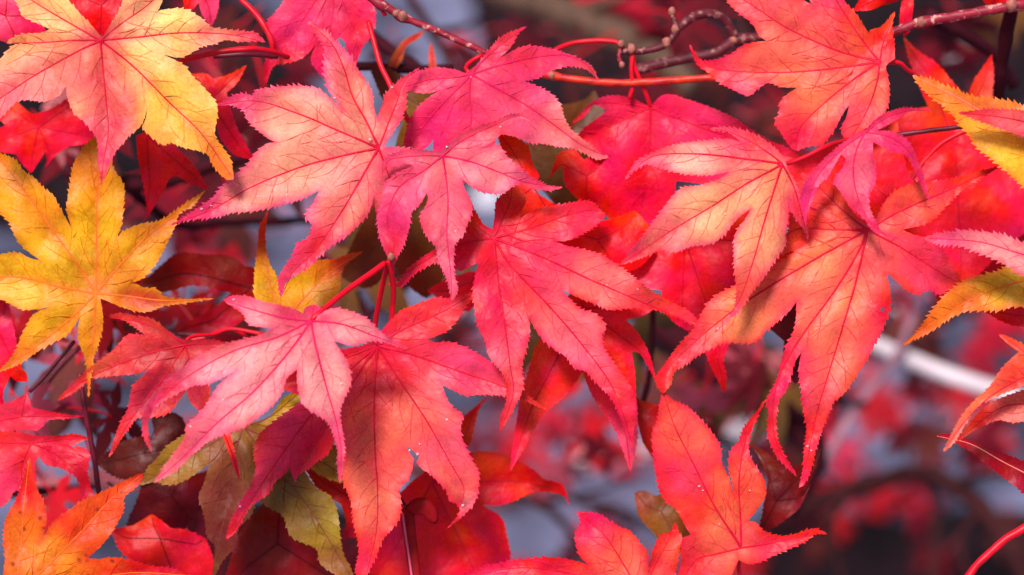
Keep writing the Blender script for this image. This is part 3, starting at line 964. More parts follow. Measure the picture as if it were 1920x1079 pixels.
leaf('peach and pink leaf with five long lobes and a straight red petiole', (1467, 308),
     '1472,300s 1457,283 1433,263 1407,250 1380,242 1357,239 1330,242t 1363,247 1380,258 1388,267s '
     '1367,262 1340,263 1320,265 1287,268 1247,277 1220,290 1197,300 1183,317 1172,338t 1190,320 1213,307 1240,315 1270,323 1293,327 1327,328 1367,323s '
     '1347,337 1313,348 1280,353 1260,370 1243,393 1223,420 1203,447 1183,470 1163,497t 1193,487 1227,473 1243,468 1267,473 1293,462 1333,457 1357,440 1373,420 1390,403 1407,393s '
     '1397,413 1380,437 1377,460 1377,493 1380,527 1381,560 1372,590 1340,624t 1390,577 1407,550 1427,527 1443,503 1460,477 1472,460 1473,433 1477,407 1477,372s '
     '1483,393 1497,417 1510,433 1515,453t 1513,423 1507,397 1500,370 1490,340 1477,317',
     [((1450, 310), (246, 150, 105)), ((1330, 400), (242, 174, 124)), ((1420, 380), (243, 164, 118)), ((1300, 295), (240, 160, 146)), ((1210, 300), (238, 110, 130)), ((1220, 440), (240, 118, 112)), ((1185, 480), (232, 62, 98)),
      ((1400, 260), (238, 78, 100)), ((1430, 460), (242, 156, 116)), ((1400, 540), (240, 96, 92)), ((1350, 610), (232, 50, 86)), ((1500, 400), (238, 70, 80)), ((1440, 280), (240, 90, 110))],
     d0=-58, tilt=(0.08, -0.06), drop=[50, 20, 10, 0, 45], vcol='red', teeth=4.5, per=12, edge=(236, 84, 104), edge_w=6, seed=5, vw=3.0,
     petiole=[(1480, 306, -48), (1513, 293, -42), (1553, 273, -30), (1590, 262, 20)],
     veins={1: [(1400, 299), (1320, 290), (1240, 290), (1205, 305)], 2: [(1400, 345), (1330, 390), (1260, 432), (1200, 472)], 3: [(1450, 360), (1432, 420), (1412, 490), (1385, 565)], 4: [(1488, 350), (1503, 400)], 0: [(1445, 290), (1400, 262), (1360, 246)]})

leaf('red leaf across the middle with a dark eyelet at the vein junction', (925, 447),
     '923,430s 928,407 930,380 940,367 962,338t 985,373 977,397 975,410s 993,399 1020,390 1060,383 1100,377 1120,387 1135,404t 1117,423 1093,437 1067,450 1040,453s '
     '1067,463 1100,470 1130,480 1160,500 1187,520 1213,542 1240,558 1277,576 1300,592 1316,616t 1287,603 1250,587 1220,578 1190,577 1157,580 1140,581 1120,571 1090,560 1053,543s '
     '1070,563 1087,580 1117,590 1136,613 1128,630 1133,657 1150,680 1173,713 1187,740 1190,780 1187,815 1187,838t 1175,817 1163,783 1147,747 1120,720 1100,697 1077,690 1063,670 1037,653 1013,630 1000,610 990,593s '
     '993,617 987,650 983,667 978,690 980,727 970,753 953,783 937,810t 940,780 950,753 950,723 943,700 927,680 915,663 910,637 897,613 890,573 887,550 890,527 897,493s '
     '880,500 867,507 850,503 820,492 793,503 773,517 753,537 727,533t 749,528 763,507 787,487 813,470 840,455 850,450s 862,430 872,405 884,383t 893,400 905,420',
     [((925, 447), (238, 36, 66)), ((1080, 410), (240, 60, 88)), ((1120, 520), (246, 114, 108)), ((1000, 490), (242, 72, 86)), ((1070, 630), (246, 118, 108)), ((1240, 570), (240, 80, 98)), ((1160, 760), (238, 60, 66)),
      ((930, 580), (236, 44, 80)), ((960, 700), (244, 110, 112)), ((955, 740), (242, 96, 112)), ((870, 470), (236, 26, 48)), ((780, 505), (232, 56, 100)), ((950, 390), (238, 24, 52)), ((1110, 680), (244, 104, 110)), ((890, 410), (232, 14, 30))],
     d0=22, tilt=(0.02, -0.08), drop=[15, 20, 15, 20, 5, 35, 20], vcol='red', teeth=4.2, per=12, edge=(236, 42, 66), edge_w=5, seed=6, vw=3.2,
     veins={1: [(990, 430), (1060, 405), (1110, 394)], 2: [(1010, 480), (1100, 522), (1200, 565), (1270, 595)], 3: [(960, 500), (1030, 575), (1090, 645), (1150, 730)], 4: [(935, 530), (948, 620), (957, 690), (962, 740)], 5: [(880, 455), (830, 470), (780, 500)]}, holes=('918,445 923,440 932,443 931,450 921,450',))

leaf('large coral leaf with a dark pinprick near its edge, lobes streaming down', (1627, 432),
     '1630,424s 1643,410 1657,383 1677,360 1693,353 1723,341 1760,340 1800,333 1840,321 1873,313t 1847,330 1820,345 1797,363 1773,387 1747,413 1723,423 1693,431s '
     '1710,440 1733,447 1760,463 1777,483 1793,507 1804,534t 1780,542 1763,553 1743,543 1717,552 1697,540 1677,523 1663,513s '
     '1668,547 1668,577 1653,620 1637,650 1623,677 1607,700 1597,717 1580,740 1563,753 1553,777 1543,800 1530,840 1520,880 1510,905 1498,915t 1506,880 1508,847 1513,810 1510,783 1505,757 1503,727 1498,700 1500,675 1503,660s '
     '1490,680 1482,707 1473,733 1460,750 1457,765 1454,793 1458,827 1473,860 1487,880 1494,894t 1460,860 1450,840 1440,817 1442,777 1438,752 1450,727 1460,703 1473,653 1487,627 1493,597 1493,567s '
     '1480,583 1453,607 1433,623 1420,640 1393,643 1360,642 1333,653 1307,667 1290,680 1263,697 1258,720 1243,738t 1232,723 1233,703 1250,680 1263,660 1283,637 1300,617 1317,587 1327,570 1350,550 1373,540 1400,522 1437,503 1470,487 1490,473 1513,457 1527,441s '
     '1500,460 1467,477 1425,482t 1477,437 1482,400 1507,393 1535,396s 1513,380 1520,360 1500,325t 1540,330 1570,350 1600,400',
     [((1620, 440), (246, 110, 85)), ((1540, 480), (247, 136, 92)), ((1590, 560), (247, 132, 98)), ((1400, 580), (247, 128, 88)), ((1300, 650), (242, 88, 84)), ((1245, 715), (238, 44, 60)), ((1560, 720), (245, 100, 92)), ((1515, 860), (234, 44, 78)),
      ((1730, 490), (240, 72, 84)), ((1700, 390), (242, 82, 78)), ((1820, 335), (238, 52, 66)), ((1470, 700), (236, 52, 78)), ((1480, 850), (234, 30, 58)), ((1500, 430), (245, 76, 40)), ((1570, 380), (240, 66, 60)), ((1660, 580), (238, 40, 56)), ((1640, 480), (244, 98, 92))],
     d0=5, tilt=(0.02, -0.05), drop=[20, 25, 5, 15, -5, 60, 55], vcol='red', teeth=4.4, per=13, edge=(240, 48, 60), edge_w=6, seed=7, vw=3.4,
     veins={0: [(1690, 395), (1760, 365), (1820, 338)], 1: [(1690, 465), (1745, 500), (1785, 525)], 2: [(1612, 500), (1590, 580), (1560, 680), (1530, 780), (1512, 870)], 3: [(1600, 490), (1555, 560), (1500, 635), (1460, 710), (1448, 780), (1460, 840)],
            4: [(1560, 468), (1480, 515), (1390, 572), (1310, 635), (1255, 690)], 5: [(1560, 431), (1490, 432)], 6: [(1580, 395), (1540, 355)]}, holes=('1651,579 1655,576 1659,580 1657,585 1652,584',))

leaf('small magenta leaf with narrow drooping lobes above the coral leaf', (1623, 248),
     '1627,240s 1643,223 1667,210 1700,203 1749,207t 1710,208 1683,223 1660,237 1643,245s 1670,247 1693,257 1710,277 1720,300 1730,327 1743,378t 1723,337 1710,307 1697,290 1673,285 1657,277 1637,267s '
     '1637,293 1642,327 1640,347 1629,365 1631,393 1643,417 1657,437 1702,453t 1640,434 1627,417 1610,400 1590,380 1577,360 1563,340 1577,320 1587,300 1577,290s '
     '1563,313 1550,333 1533,350 1523,375 1515,397 1511,425t 1502,385 1503,360 1510,343 1527,320 1547,297 1570,277 1597,257 1615,247',
     [((1623, 248), (230, 62, 98)), ((1600, 330), (236, 112, 132)), ((1540, 320), (230, 84, 132)), ((1690, 270), (232, 66, 112)), ((1680, 215), (228, 62, 110)), ((1620, 400), (226, 62, 116)), ((1730, 340), (226, 36, 72)), ((1505, 390), (224, 60, 118)), ((1650, 435), (228, 40, 70))],
     d0=-62, tilt=(0, -0.05), drop=[25, 20, -5, 0], vcol='pink', teeth=3.0, per=11, edge=(226, 60, 118), edge_w=6, seed=8, vw=2.4, crease=0.4,
     veins={0: [(1660, 222), (1700, 208)], 1: [(1670, 258), (1705, 285), (1725, 330)], 2: [(1605, 285), (1600, 330), (1612, 380), (1640, 425)], 3: [(1585, 275), (1545, 315), (1520, 360)]})

leaf('coral red leaf at the upper edge, lit from behind, petiole leaving to the side', (1650, 117),
     '1678,111s 1677,87 1673,63 1673,43 1678,22t 1660,43 1650,52 1630,57 1630,63s 1620,50 1607,30 1587,7 1570,-12 1540,-50t 1525,-25 1515,-8 1522,8s '
     '1495,-3 1450,-25 1400,-40 1345,-32t 1363,0 1377,17 1397,33 1413,47 1423,67 1437,77s 1413,80 1390,87 1370,103 1340,113 1317,115 1303,100 1293,84t 1307,120 1330,137 1347,153 1373,167 1403,180 1420,167 1440,155 1467,163 1494,165s '
     '1477,177 1463,193 1462,213 1453,230 1467,253 1480,273 1493,283t 1520,273 1540,272 1557,253 1570,233 1580,213 1592,198s 1587,220 1577,247 1590,268t 1627,237 1657,213 1667,183 1665,147 1661,124',
     [((1630, 115), (242, 70, 58)), ((1530, 110), (246, 112, 88)), ((1430, 40), (244, 100, 92)), ((1560, 40), (242, 80, 78)), ((1660, 70), (234, 30, 36)), ((1400, 130), (245, 104, 88)), ((1320, 130), (238, 58, 66)), ((1540, 200), (247, 128, 88)), ((1500, 260), (240, 44, 44)), ((1640, 170), (246, 128, 100)), ((1620, 220), (244, 96, 92))],
     d0=72, tilt=(-0.05, 0.0), drop=[15, 10, 0, 15, -10, 0], vcol='red', teeth=4.0, per=14, edge=(238, 36, 48), edge_w=7, seed=9, vw=3.0,
     petiole=[(1685, 118, 80), (1700, 130, 95), (1722, 146, 130), (1745, 170, 190)],
     veins={2: [(1570, 95), (1480, 55), (1410, 10)], 3: [(1570, 128), (1480, 136), (1380, 134), (1325, 122)], 4: [(1600, 150), (1550, 190), (1500, 240)], 5: [(1643, 160), (1625, 210)], 1: [(1620, 80), (1580, 20)], 0: [(1655, 85), (1668, 50)]})

leaf('golden yellow leaf with pink lobe lying over it at the frame edge', (2000, 305),
     '1995,260s 1960,215 1920,200 1897,192 1867,187 1827,183 1800,173 1760,157 1737,147 1711,142t 1727,163 1753,187 1780,207 1800,233 1820,257 1833,277 1860,297 1890,323 1920,350 1960,375s 1980,400 2010,440t 2030,380 2050,320',
     [((1740, 160), (240, 130, 50)), ((1830, 240), (244, 168, 50)), ((1850, 200), (240, 120, 60)), ((1900, 290), (248, 188, 50)), ((2000, 300), (240, 150, 50))],
     d0=-40, drop=[10, 40], vcol='pale', teeth=6.5, per=13, edge=(240, 130, 40), edge_w=7, seed=10, vw=2.2, veins={0: [(1930, 268), (1860, 222), (1790, 180)]})

leaf('pink pointed leaf lobe lying on the golden leaf at the frame edge', (2030, 262),
     '2030,240s 1960,212 1920,208 1880,206 1847,206 1797,212t 1830,224 1867,237 1897,247 1925,258 1980,285s 2010,300 2040,330t 2070,280',
     [((1830, 214), (234, 84, 92)), ((1900, 230), (242, 120, 112)), ((2000, 260), (240, 100, 100))],
     d0=-95, drop=[-10, 30], vcol='red', teeth=4, per=12, edge=(232, 76, 92), edge_w=6, seed=11, vw=2.2, veins={0: [(1960, 240), (1890, 222)]})

leaf('pale pink toothed leaf lobe reaching in beneath the golden leaf', (2060, 520),
     '2060,480s 1980,470 1920,457 1880,441 1847,437 1813,433 1780,437 1753,440 1732,447t 1757,457 1800,460 1827,470 1860,483 1880,493 1903,507 1930,522 1990,560s 2020,580 2050,620t 2090,560',
     [((1760, 447), (236, 96, 132)), ((1840, 460), (240, 142, 160)), ((1900, 475), (242, 150, 165)), ((2040, 520), (240, 120, 130))],
     d0=-85, drop=[-5, 30], vcol='pink', teeth=6.5, per=13, edge=(236, 96, 130), edge_w=6, seed=12, vw=2.4, veins={0: [(1980, 498), (1900, 472), (1830, 453)]})

leaf('yellow olive leaf with orange tip below the pale pink lobe', (2045, 490),
     '2040,470s 1960,480 1920,485 1887,503 1860,513 1827,520 1800,533 1773,553 1753,577 1737,600 1720,623 1692,648t 1717,635 1747,620 1780,597 1813,583 1847,582 1880,580 1903,574 1940,575 2000,560s 2040,590 2060,630t 2080,540',
     [((1710, 635), (236, 90, 30)), ((1770, 580), (232, 140, 32)), ((1860, 540), (214, 166, 34)), ((1910, 520), (214, 176, 50)), ((1830, 575), (234, 130, 40)), ((2040, 500), (220, 160, 40))],
     d0=15, drop=[10, 30], vcol='gold', teeth=5.5, per=14, edge=(232, 120, 34), edge_w=7, seed=13, vw=2.2, veins={0: [(1950, 518), (1860, 545), (1780, 585)]})

leaf('orange red leaf with downswept tip at the frame edge, soft focus', (1990, 715),
     '1990,690s 1950,668 1920,648 1895,634 1873,627t 1890,645 1910,660s 1880,690 1853,729 1827,752 1803,782 1783,816 1769,847t 1787,832 1803,806 1820,779 1843,756 1880,738 1925,722s 1960,760 1990,800t 2030,740',
     [((1780, 830), (240, 130, 100)), ((1850, 740), (242, 110, 76)), ((1910, 690), (240, 90, 50)), ((1990, 715), (230, 60, 50))],
     d0=-110, drop=[10, -20, 20], vcol='red', teeth=3, per=13, seed=14, vw=2.2, veins={1: [(1930, 705), (1860, 742), (1810, 790)], 0: [(1940, 675), (1900, 645)]})

leaf('salmon leaf lobe folded over a red one at the far side', (1985, 765),
     '1985,735s 1940,728 1920,732 1873,749 1840,770 1815,800 1795,828t 1830,805 1870,788 1897,792 1930,790 1970,800s 1990,830 2020,840t 2030,780',
     [((1900, 760), (242, 120, 100)), ((1830, 790), (226, 30, 50)), ((1980, 765), (240, 90, 80))], d0=-60, drop=[20, 20], vcol='red', teeth=3, per=13, seed=15, vw=2.0, veins={0: [(1930, 758), (1870, 768)]})

leaf('dark crimson narrow leaf lobe with fine pale midrib beneath the orange tip', (2010, 935),
     '2010,905s 1960,880 1920,866 1880,851 1840,836 1810,824 1785,815 1757,818t 1785,826 1808,838 1827,852 1863,879 1897,906 1925,928 1970,960s 2000,980 2020,1000t 2050,950',
     [((1840, 850), (150, 8, 38)), ((1920, 890), (158, 14, 44)), ((1780, 820), (190, 16, 40))], d0=50, drop=[-10, 20], vcol='pale', teeth=4, per=13, seed=16, vw=1.8, sides=False, veins={0: [(1950, 902), (1880, 866), (1820, 833)]})

leaf('light pink leaf nearest the lens with a long soft tip to the lower left', (583, 602),
     '596,592s 617,580 640,580 667,588 690,600 710,620 733,637 765,654t 733,645 707,639 687,641 660,648 637,643 627,640s '
     '637,657 650,680 658,710 650,737 637,770 640,800 645,840 643,873 637,906t 633,873 633,840 623,807 610,787 587,773 567,757 560,733 557,710 557,693s '
     '537,710 527,740 507,763 483,783 453,803 420,813 387,830 360,853 327,883 288,906t 307,877 330,847 347,820 350,800 370,780 387,760 407,727 427,707 443,697s '
     '420,707 390,720 367,722 340,733 313,747 293,760 283,773 277,793 278,820 285,848t 270,820 268,790 275,760 293,737 313,713 343,690 377,667 410,650 443,640 483,630 510,617s '
     '487,613 467,608 457,590 440,577 418,563t 437,555 467,557 493,567 523,573 553,580 568,588s 572,577 590,571t 603,580',
     [((583, 602), (240, 110, 138)), ((660, 605), (244, 162, 172)), ((610, 720), (243, 160, 176)), ((640, 850), (238, 110, 150)), ((470, 720), (244, 152, 162)), ((400, 690), (243, 152, 166)), ((310, 740), (236, 70, 110)), ((280, 800), (236, 50, 80)),
      ((360, 840), (240, 118, 138)), ((300, 895), (246, 150, 140)), ((490, 595), (243, 150, 170)), ((430, 565), (236, 80, 130)), ((545, 580), (238, 80, 118)), ((520, 680), (244, 150, 150)), ((590, 576), (226, 40, 80))],
     d0=-150, tilt=(0.06, -0.04), drop=[45, 10, -15, 20, 20, 25], vcol='pink', teeth=3.8, per=12, edge=(236, 84, 128), edge_w=8, seed=17, vw=3.0, wave=11,
     petiole=[(600, 586, -140), (653, 543, -90), (700, 510, -50), (722, 494, -30)], pet_r=(5, 6),
     veins={0: [(640, 608), (700, 630)], 1: [(592, 650), (610, 720), (630, 790), (640, 850)], 2: [(550, 650), (480, 730), (400, 800), (340, 860)], 3: [(520, 632), (430, 662), (340, 715), (285, 770)], 4: [(530, 596), (470, 580)]})

leaf('large red salmon leaf with torn hole between lobes and dry browned tip', (708, 648),
     '713,622s 733,600 757,580 787,570 817,560 847,560 877,552 900,543 938,543t 893,557 873,573 857,600 833,623 800,637s '
     '817,643 840,642 867,650 893,663 920,680 947,707 980,737 1013,760 1028,770t 1000,758 977,748 950,742 927,740 893,740 877,742 853,733 830,723s '
     '837,747 850,767 867,777 863,807 870,833 883,860 897,887 897,908 893,932 884,950 866,968 838,992t 862,962 858,945 843,939 837,919 817,899 803,886 790,879 776,862s '
     '773,879 763,902 748,916 751,936 750,966 737,989 717,1012 703,1046 690,1075 680,1105t 667,1072 673,1039 670,1006 663,979 660,946 650,919 643,892 647,852 643,819 640,800s '
     '627,826 613,852 593,866 577,879 560,889 553,905t 548,890 543,875s 537,886 513,906 503,926 483,939 467,952 453,976 440,999 424,1011t 430,986 443,959 457,932 473,906 480,879 477,849 483,822 500,802 527,782 553,762 575,745s '
     '545,735 515,722t 545,700 600,672 650,655 690,645',
     [((708, 648), (236, 50, 70)), ((800, 590), (240, 68, 90)), ((880, 690), (240, 82, 108)), ((960, 730), (240, 90, 112)), ((800, 760), (246, 112, 98)), ((860, 900), (244, 112, 96)), ((710, 820), (247, 114, 84)), ((740, 700), (240, 60, 64)), ((720, 950), (244, 108, 92)),
      ((690, 1050), (240, 64, 96)), ((520, 840), (238, 64, 92)), ((470, 930), (236, 64, 104)), ((435, 1000), (232, 14, 28)), ((600, 830), (234, 40, 72)), ((650, 680), (232, 40, 52)), ((870, 960), (150, 60, 40)), ((845, 985), (90, 40, 30)), ((560, 700), (225, 16, 34)), ((660, 780), (240, 84, 70))],
     d0=50, tilt=(0.0, -0.06), drop=[-20, -5, 15, 5, 40, 10, 30], vcol='red', teeth=4.2, per=13, edge=(238, 54, 74), edge_w=6, seed=18, vw=3.4,
     petiole=[(703, 613, 45), (712, 560, 20), (722, 515, -5), (730, 490, -20)], pet_r=(5, 5.5),
     veins={0: [(760, 616), (830, 585), (890, 552)], 1: [(780, 668), (870, 700), (950, 728)], 2: [(750, 715), (800, 790), (845, 870), (870, 925)], 3: [(702, 740), (703, 840), (708, 920), (705, 1000)], 5: [(650, 700), (590, 770), (530, 850), (480, 925), (445, 985)], 4: [(660, 720), (620, 790), (575, 860)], 6: [(640, 675), (580, 705)]},
     holes=('763,835 771,843 779,850 786,858 780,868 774,858 766,846',))

leaf('coral red leaf standing upright, tip touching the coral leaf above', (1390, 1028),
     '1377,928s 1367,900 1354,873 1352,853 1347,830 1333,810 1310,783 1287,763 1260,750 1243,733t 1237,760 1233,790 1223,813 1225,847 1230,887 1243,933 1270,957 1283,983 1295,1003s '
     '1280,1010 1277,1033 1277,1060 1262,1130t 1330,1110 1370,1080 1385,1050s 1393,1055 1410,1058 1433,1050 1453,1040 1470,1033 1493,1023 1513,1013 1530,1001 1551,1002t 1530,992 1513,995 1487,1003 1460,1005 1433,997 1417,980 1403,977s '
     '1420,953 1435,930 1433,903 1420,880 1407,860 1403,833 1410,803 1420,780 1438,747t 1423,767 1407,787 1393,807 1387,827 1370,847 1367,880 1374,907',
     [((1390, 1028), (244, 104, 78)), ((1290, 830), (247, 110, 82)), ((1250, 880), (240, 56, 54)), ((1330, 900), (246, 96, 62)), ((1350, 1000), (247, 112, 82)), ((1290, 1060), (240, 64, 60)), ((1405, 900), (244, 84, 66)), ((1420, 780), (228, 30, 58)), ((1440, 1020), (238, 60, 74)), ((1520, 1000), (232, 48, 92)), ((1310, 960), (238, 48, 46))],
     d0=12, tilt=(0, 0.08), drop=[-5, 30, 5, 10], vcol='red', teeth=4.0, per=13, edge=(238, 44, 50), edge_w=6, seed=19, vw=3.0,
     veins={0: [(1340, 950), (1300, 870), (1265, 800)], 1: [(1340, 1040), (1300, 1055)], 2: [(1440, 1020), (1495, 1008)], 3: [(1388, 970), (1386, 900), (1400, 820)]}, petiole=[(1385, 1062, 40), (1392, 1100, 60)])

leaf('coral leaf cut by the bottom edge, two blunt lobes pointing up', (1205, 1120),
     '1217,1072s 1213,1039 1200,1019 1180,996 1160,989 1140,976 1120,964 1081,961t 1090,979 1080,999 1080,1019 1087,1042 1103,1060s 1087,1054 1040,1047 987,1049 940,1056 893,1069 850,1088t 960,1110 1080,1130s 1150,1150 1205,1180t 1230,1130 1228,1118s 1255,1100 1267,1066 1273,1032 1279,1009 1273,1000 1265,980t 1260,999 1243,1002 1227,1026',
     [((1140, 1020), (246, 92, 78)), ((1190, 1090), (246, 110, 90)), ((1085, 975), (236, 20, 48)), ((1000, 1065), (238, 48, 84)), ((1250, 1040), (242, 76, 84)), ((900, 1080), (238, 50, 80))],
     d0=25, drop=[5, 15, 0, 10], vcol='red', teeth=5, per=13, edge=(236, 30, 54), edge_w=9, seed=20, vw=2.8, veins={0: [(1170, 1060), (1130, 1000)], 1: [(1110, 1085), (980, 1065)], 3: [(1228, 1060), (1255, 1010)]})

leaf('orange leaf speckled brown in the bottom corner, red tipped', (25, 1118),
     '72,1022s 80,1006 87,972 80,939 67,912 55,858t 43,906 30,939 13,972 7,1012 10,1046 5,1090s -10,1120 -30,1140t 10,1150 60,1140s 200,1125 300,1105 360,1080t 320,1066 280,1062 247,1052 213,1046 187,1049 164,1047s '
     '170,1042 193,1019 213,992 230,959 233,932 257,912 269,888t 247,896 220,909 187,926 157,939 127,959 103,976 87,999',
     [((30, 1000), (234, 108, 24)), ((60, 900), (228, 46, 36)), ((150, 990), (232, 80, 20)), ((230, 915), (224, 34, 22)), ((100, 1040), (242, 128, 30)), ((250, 1070), (230, 64, 24)), ((25, 1118), (240, 130, 36))],
     d0=0, drop=[5, 20, 10, -5], vcol='gold', teeth=4, per=13, edge=(226, 50, 24), edge_w=9, seed=21, vw=2.2, mat=M_SPOT, veins={3: [(80, 1070), (150, 1000), (210, 935)], 0: [(38, 1050), (45, 950)], 2: [(120, 1100), (240, 1075)]})

leaf('yellow and pink leaf in the upper corner with a rosy central lobe', (188, 76),
     '187,66s 173,50 153,30 140,15 118,-4 60,-35 15,-25t 33,7 43,30 67,42 93,55s 77,62 43,65 22,72 12,82t 40,80 68,85s 30,84 13,97 0,113 -40,160 -70,230t -30,228 0,221 20,200 43,187 83,190 110,180 123,162s '
     '128,187 140,213 160,230 180,257 185,283 185,307 190,348t 198,325 207,303 217,283 227,273 243,253 263,237 272,217 276,205s 273,227 267,240 293,263 307,272 320,267 347,277 370,282 390,290 400,310 420,333 438,337t '
     '433,303 417,277 402,255 405,230 407,200 397,183 380,163 360,143 347,125 327,113 307,103s 337,108 357,100 377,87 400,83 423,75 450,78 477,77 498,80t 480,63 460,60 430,57 397,52 380,37 357,22 337,17 300,20 290,30s 300,12 312,-20t 260,-18 233,0 227,13 217,33 203,53 193,68s',
     [((188, 76), (236, 108, 96)), ((110, 30), (246, 194, 124)), ((50, 75), (240, 152, 100)), ((60, 140), (238, 130, 118)), ((20, 190), (236, 116, 110)), ((120, 150), (234, 120, 100)), ((190, 200), (226, 100, 90)), ((175, 150), (224, 96, 86)), ((205, 130), (230, 104, 86)), ((235, 190), (216, 82, 76)), ((190, 290), (222, 66, 84)), ((150, 200), (236, 126, 96)), ((170, 240), (226, 84, 92)), ((225, 230), (222, 78, 84)),
      ((300, 180), (250, 206, 80)), ((260, 110), (249, 204, 124)), ((340, 240), (248, 190, 66)), ((420, 315), (240, 130, 44)), ((400, 65), (240, 134, 112)), ((330, 50), (249, 200, 116)), ((470, 70), (234, 86, 90)), ((260, 20), (246, 166, 126)), ((290, 230), (244, 170, 70))],
     d0=-70, tilt=(0.03, -0.05), drop=[15, 25, 5, -25, 10, 15, 30], vcol='red', teeth=3.6, per=14, seed=22, vw=2.6, wave=11,
     veins={0: [(150, 55), (90, 20), (50, -5)], 1: [(140, 76), (80, 80)], 2: [(130, 105), (60, 145), (0, 185)], 3: [(193, 130), (200, 200), (203, 250), (193, 310)], 4: [(250, 125), (320, 195), (375, 248), (420, 310)], 5: [(260, 70), (340, 62), (430, 65)], 6: [(220, 50), (270, 15)]})

leaf('golden yellow leaf with orange veins and a rusty side lobe', (180, 551),
     '188,560s 192,587 192,613 182,650 173,680 166,746t 163,693 160,670 150,647 147,627 148,603 151,592s 140,610 123,630 97,643 73,657 50,673 27,687 -6,698t 17,677 33,653 40,630 53,607 63,590 90,577s '
     '67,580 40,580 20,570 0,560 -45,545 -95,525t -40,490 0,478 33,475 57,485 74,488s 60,477 40,460 27,440 20,420 0,397 -25,350 -12,283t 27,300 43,320 67,337 80,353 100,367 110,387 123,410 133,426s '
     '125,390 128,370 137,313 147,293 160,273 186,250t 213,317 227,337 233,360 230,393 227,423 213,460 212,478s 220,447 240,430 267,420 293,417 320,403 347,383 373,366 385,357t 360,388 337,398 328,423 320,440 307,467 293,493 273,517 257,527 239,533s '
     '253,532 273,542 290,540 303,553 320,560 360,562 402,560t 333,570 307,573 293,580 267,585 233,577 207,567',
     [((180, 551), (230, 154, 34)), ((100, 450), (230, 164, 20)), ((180, 420), (232, 166, 18)), ((60, 530), (232, 168, 26)), ((100, 610), (230, 166, 24)), ((170, 640), (232, 150, 28)), ((260, 460), (236, 152, 16)), ((360, 385), (228, 110, 20)), ((270, 560), (206, 86, 44)), ((360, 565), (190, 40, 30)), ((40, 340), (232, 150, 20)), ((170, 300), (228, 136, 18)), ((10, 690), (234, 130, 40)), ((166, 720), (226, 100, 40))],
     d0=85, tilt=(0.0, 0.02), drop=[10, 10, 20, 10, 15, 10, 25], vcol='gold', teeth=3.8, per=14, edge=(226, 132, 16), edge_w=7, seed=23, vw=3.0,
     veins={0: [(176, 620), (168, 690)], 1: [(130, 600), (60, 655)], 2: [(120, 540), (30, 520)], 3: [(140, 490), (90, 420), (40, 350)], 4: [(181, 470), (181, 390), (184, 310)], 5: [(230, 492), (280, 440), (340, 395)], 6: [(240, 556), (310, 564)]})

leaf('rusty red leaf tucked beside the light pink leaf', (347, 647),
     '340,636s 333,633 310,617 287,600 260,594 227,588 192,595t 227,598 250,611 267,623 277,633 303,636s 270,630 240,628 220,650 197,670 170,690 130,725 107,752t 140,735 160,718 187,707 227,703 257,700 285,690 294,680s '
     '262,713 248,727 240,767 223,800 204,858t 243,800 260,783 300,780 320,770 337,747 351,731s 357,753 373,770 386,777t 393,747 392,720 380,690s 400,670 437,646t 393,637 367,638',
     [((347, 647), (208, 78, 70)), ((270, 605), (214, 76, 66)), ((230, 670), (216, 80, 66)), ((140, 728), (232, 90, 60)), ((290, 720), (172, 44, 46)), ((220, 820), (222, 70, 56)), ((370, 740), (182, 66, 72)), ((390, 650), (204, 72, 64)), ((320, 680), (176, 46, 46))],
     d0=95, drop=[15, 10, 0, 20, 30], vcol='red', teeth=3.6, per=12, edge=(222, 62, 52), edge_w=6, seed=24, vw=2.2,
     petiole=[(352, 636, 105), (367, 630, 120), (400, 627, 140), (433, 617, 150), (493, 627, 150)], pet_r=(3.5, 4),
     veins={0: [(310, 622), (255, 603)], 1: [(290, 660), (220, 685), (160, 712)], 2: [(310, 705), (265, 760), (225, 820)], 3: [(360, 690), (375, 740)], 4: [(390, 645)]})

leaf('red leaf at the side with a serrated lobe above the speckled orange leaf', (58, 832),
     '64,817s 100,819 140,815 166,822t 140,833 110,835 74,838s 100,836 133,839 157,840 168,856 163,879 167,906 178,933t 157,936 150,909 137,889 110,876 87,872 73,857s 65,869 66,906 48,932t 30,919 13,942 -5,952 -40,960 -60,880s -70,850 -80,820t -40,812 0,811 33,811',
     [((58, 832), (232, 50, 60)), ((130, 822), (228, 36, 40)), ((130, 870), (218, 44, 62)), ((30, 880), (230, 62, 78)), ((160, 920), (206, 30, 50)), ((0, 820), (226, 60, 66))],
     d0=70, drop=[10, 10, 5, 20], vcol='red', teeth=3.5, per=12, seed=25, vw=2.0, veins={0: [(110, 825)], 1: [(100, 850), (150, 890)], 2: [(40, 880)], 3: [(0, 830)]})

leaf('small red leaf with a needle tip above the serrated red lobe', (40, 782),
     '60,764s 80,769 110,776 158,781t 127,785 93,787 80,800 70,808s 40,806 0,809 -30,812t -30,770 0,760 23,752s 36,745 50,738t 56,752',
     [((40, 782), (232, 52, 74)), ((120, 780), (222, 40, 60)), ((0, 780), (236, 70, 90))], d0=105, drop=[10, 10, 10], vcol='red', teeth=3, per=12, seed=26, vw=1.8, sides=False)

